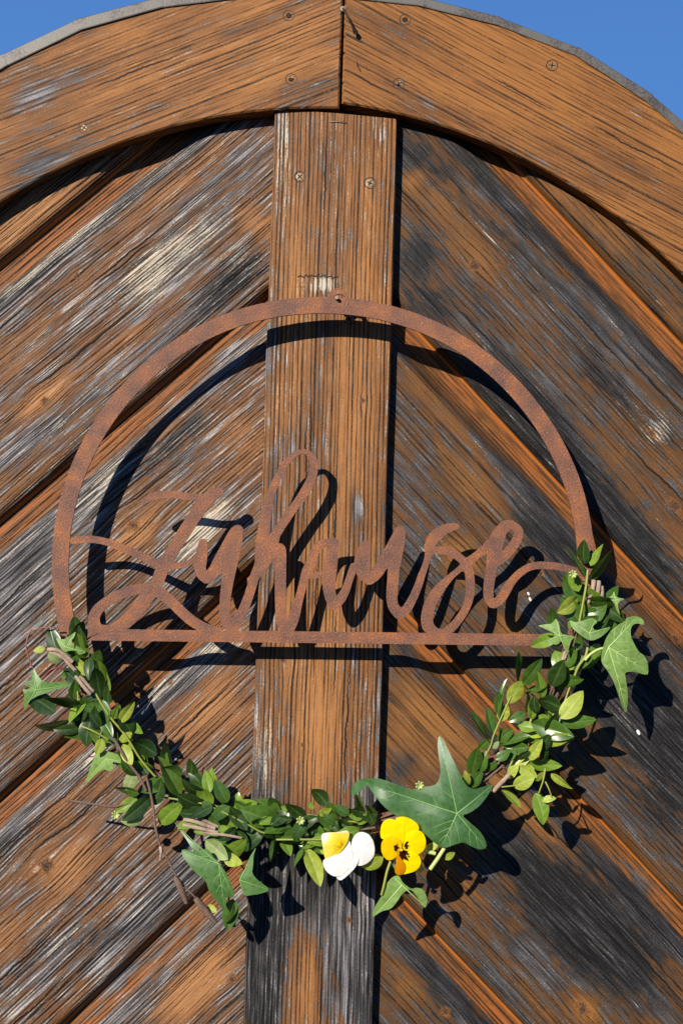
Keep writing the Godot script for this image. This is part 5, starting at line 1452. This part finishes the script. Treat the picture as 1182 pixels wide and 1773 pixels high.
func ivy_leaves(w: Node3D) -> void:
	for key in IVY:
		var d: Dictionary = IVY[key]
		var hub := Vector2(d.hub[0], d.hub[1])
		var z0: float = d.z
		var tips := []
		var reach := 0.0
		for k in range(0, d.tips.size(), 2):
			tips.append(Vector2(d.tips[k], d.tips[k + 1]))
			reach = maxf(reach, (tips[-1] - hub).length())
		var droop := 0.10 * reach
		var height := func(p: Vector2) -> float:
			var q := p - hub
			var r := q.length() / reach
			# raised between the veins, the tips bent back
			var near := 1e9
			for t in tips:
				var e: Vector2 = t - hub
				var s := clampf(q.dot(e) / e.length_squared(), 0.0, 1.0)
				near = minf(near, (q - e * s).length())
			return z0 + droop * 0.5 - droop * 2.0 * r * r + minf(near, 7.0) * 0.13 + 0.05 * reach * sin(q.x * 0.11 + z0) * r
		var tone: float = d.tone
		var blade := Color8(50, 88, 42).lerp(Color8(122, 156, 74), clampf(tone, 0.0, 1.2))
		var light := Color8(88, 122, 84).lerp(Color8(162, 190, 120), clampf(tone, 0.0, 1.0))
		var tint := func(p: Vector2) -> Color:
			var m := noise_wear.get_noise_2d(p.x * 0.09 + z0, p.y * 0.09) * 0.5 + noise_fibre.get_noise_2d(p.x * 0.9, p.y * 0.9) * 0.25
			return blade.lerp(light, clampf(0.2 + m * 0.9, 0.0, 0.8)).darkened(clampf(0.25 * noise_fibre.get_noise_2d(p.x * 0.35 + 40.0, p.y * 0.35), 0.0, 0.2))
		var leaf := part("ivy_leaf", sheet(outline_of(d.outline), 1.5 if reach > 25.0 else 1.0, height, tint), M.ivy if tone < 0.7 else M.pale_leaf, w, Transform3D.IDENTITY, key)
		# veins
		for t in tips:
			var pts := []
			for k in 9:
				var p: Vector2 = hub.lerp(t, k / 8.0 * 0.94)
				pts.append(mm(p.x, p.y, height.call(p) + 0.04))
			var thick := 0.00058 if reach > 25.0 else 0.00032
			part("vein", rod(pts, func(s: float) -> float: return thick * (1.0 - 0.75 * s), 6).commit(), M.dark_vein if tone < 0.7 else M.vein, leaf)
			if reach > 40.0 and (t - hub).length() > 25.0:
				for k in [0.2, 0.43, 0.64]:
					for side in [-1.0, 1.0]:
						var e: Vector2 = t - hub
						var base: Vector2 = hub + e * k
						var far: Vector2 = base + (e.normalized().rotated(side * (0.62 + 0.2 * sin(k * 9.0 + side)))) * (0.24 * reach * (1.1 - k))
						if not Geometry2D.is_point_in_polygon(far, outline_of(d.outline)):
							continue
						var side_pts := []
						for j in 5:
							var p: Vector2 = base.lerp(far, j / 4.0) + e.normalized() * 0.9 * sin(PI * j / 4.0) * -1.0
							side_pts.append(mm(p.x, p.y, height.call(p) + 0.02))
						part("vein", rod(side_pts, func(s: float) -> float: return 0.00032 * (1.0 - 0.7 * s), 5).commit(), M.dark_vein if tone < 0.7 else M.vein, leaf)


# ---------------------------------------------------------------- the pansies

func pansies() -> void:
	var yellow := thing("yellow_pansy", "bright yellow pansy with a dark brown eye tucked into the wreath", "flower", Vector3(0, EYE_HEIGHT, 0))
	var white := thing("white_pansy", "white pansy with a yellow throat folded half shut in the wreath", "flower", Vector3(0, EYE_HEIGHT, 0))
	var eye: Vector2 = pansy_point(830, 488)
	var throat: Vector2 = pansy_point(278, 468)
	for i in PETALS.size():
		var d: Dictionary = PETALS[i]
		var is_white: bool = d.tint in ["white", "cream"]
		var heart := throat if is_white else eye
		var hub := Vector2(d.hub[0], d.hub[1])
		var z0: float = d.z
		var cup := 0.014 if d.kind != "folded_petal" else 0.035
		var height := func(p: Vector2) -> float:
			var q := p - hub
			var r := q.length()
			var a := q.angle()
			return z0 + 1.0 - cup * r * r * 0.6 + 0.02 * r * sin(a * 5.0 + z0) + 0.0005 * r * r * sin(a * 17.0 + z0 * 3.0) - 0.06 * maxf(0.0, 6.0 - (p - heart).length())
		var base: Color = {"yellow": Color8(252, 228, 10), "gold": Color8(244, 202, 8), "orange": Color8(206, 138, 8), "white": Color8(250, 250, 248), "cream": Color8(242, 238, 226)}[d.tint]  # folded yellow petal: its shade is put into the colour
		var kind: String = d.kind
		var tint := func(p: Vector2) -> Color:
			var ruffle := noise_fibre.get_noise_2d(p.x * 0.8, p.y * 0.8)
			var c := base.darkened(clampf(0.01 + ruffle * 0.05, 0.0, 0.1))
			if not is_white:
				var q := p - eye
				var lower := (p - pansy_point(842, 532)) / Vector2(4.6, 4.4)
				var left := (p - pansy_point(784, 470)) / Vector2(1.7, 3.0)
				var right := (p - pansy_point(875, 450)) / Vector2(1.8, 2.4)
				var rag := 0.8 * noise_fibre.get_noise_2d(atan2(q.y, q.x) * 6.5, q.length() * 0.2)
				if (kind == "lower_petal" and lower.length() < 1.0 + rag) or (kind == "left_petal" and left.length() < 1.0 + rag) or (kind in ["right_petal", "upper_petal"] and right.length() < 1.0 + rag):
					c = Color8(64, 22, 14).lerp(Color8(36, 12, 10), clampf(0.5 + ruffle, 0.0, 1.0))
				elif q.length() < 1.6:
					c = Color8(230, 190, 40)
			elif kind == "folded_petal":
				var corner := (p - pansy_point(88, 356)).length()
				var rim := (p - pansy_point(330, 420)).length()
				var amount := clampf((corner - 4.0 + 2.0 * ruffle) / 4.5, 0.0, 1.0) * clampf((p.x - pansy_point(106, 0).x) / 1.2, 0.0, 1.0)
				amount *= clampf((pansy_point(0, 326).y - p.y) / 0.6, 0.0, 1.0) * clampf(rim / 1.0, 0.0, 1.0)
				c = c.lerp(Color8(244, 222, 96).lerp(Color8(242, 214, 24), clampf(1.3 - (p - throat).length() / 9.0, 0.0, 1.0)), amount)
			return c
		var petal := part(kind, sheet(outline_of(d.outline), 0.75, height, tint), M.petal, white if is_white else yellow)
		if kind == "folded_petal" and is_white:
			for e in [[190, 452], [200, 480], [215, 505], [238, 395], [258, 378], [275, 385], [296, 402]]:
				var far := pansy_point(e[0], e[1])
				var pts := []
				for k in 6:
					var p := throat.lerp(far, 0.1 + 0.9 * k / 5.0)
					pts.append(mm(p.x, p.y, height.call(p) + 0.08))
				part("nectar_line", rod(pts, func(t: float) -> float: return 0.0002 * (1.0 - 0.6 * t), 5).commit(), plain(Color8(172, 104, 10), 0.7), petal)
	# stamens
	var st := lathe([[0.0, 2.2], [0.7, 1.8], [1.0, 0.8], [0.8, -1.0]], 12, null, mm(eye.x, eye.y, 67.2))
	part("stamens", st.commit(), plain(Color8(214, 170, 40), 0.6), yellow)
	# stalks that hold the flowers in the twigs
	part("stalk", rod(smooth_path([mm(eye.x, eye.y - 2.0, 62.0), mm(eye.x - 3.0, eye.y - 2.0, 55.0), mm(eye.x - 6.0, eye.y + 6.0, 46.0)]), func(_t: float) -> float: return 0.0009).commit(), M.stem, yellow)
	part("stalk", rod(smooth_path([mm(throat.x + 2.0, throat.y - 2.0, 58.0), mm(throat.x + 3.0, throat.y, 52.0), mm(throat.x + 2.0, throat.y + 6.0, 46.0)]), func(_t: float) -> float: return 0.0009).commit(), M.stem, white)


# the flowers were measured on one grid; this takes its readings to mm
func pansy_point(x: float, y: float) -> Vector2:
	return Vector2(-1.77, -130.04) + Vector2(82.177, 2.436) * x * 0.001 + Vector2(2.550, -80.596) * y * 0.001
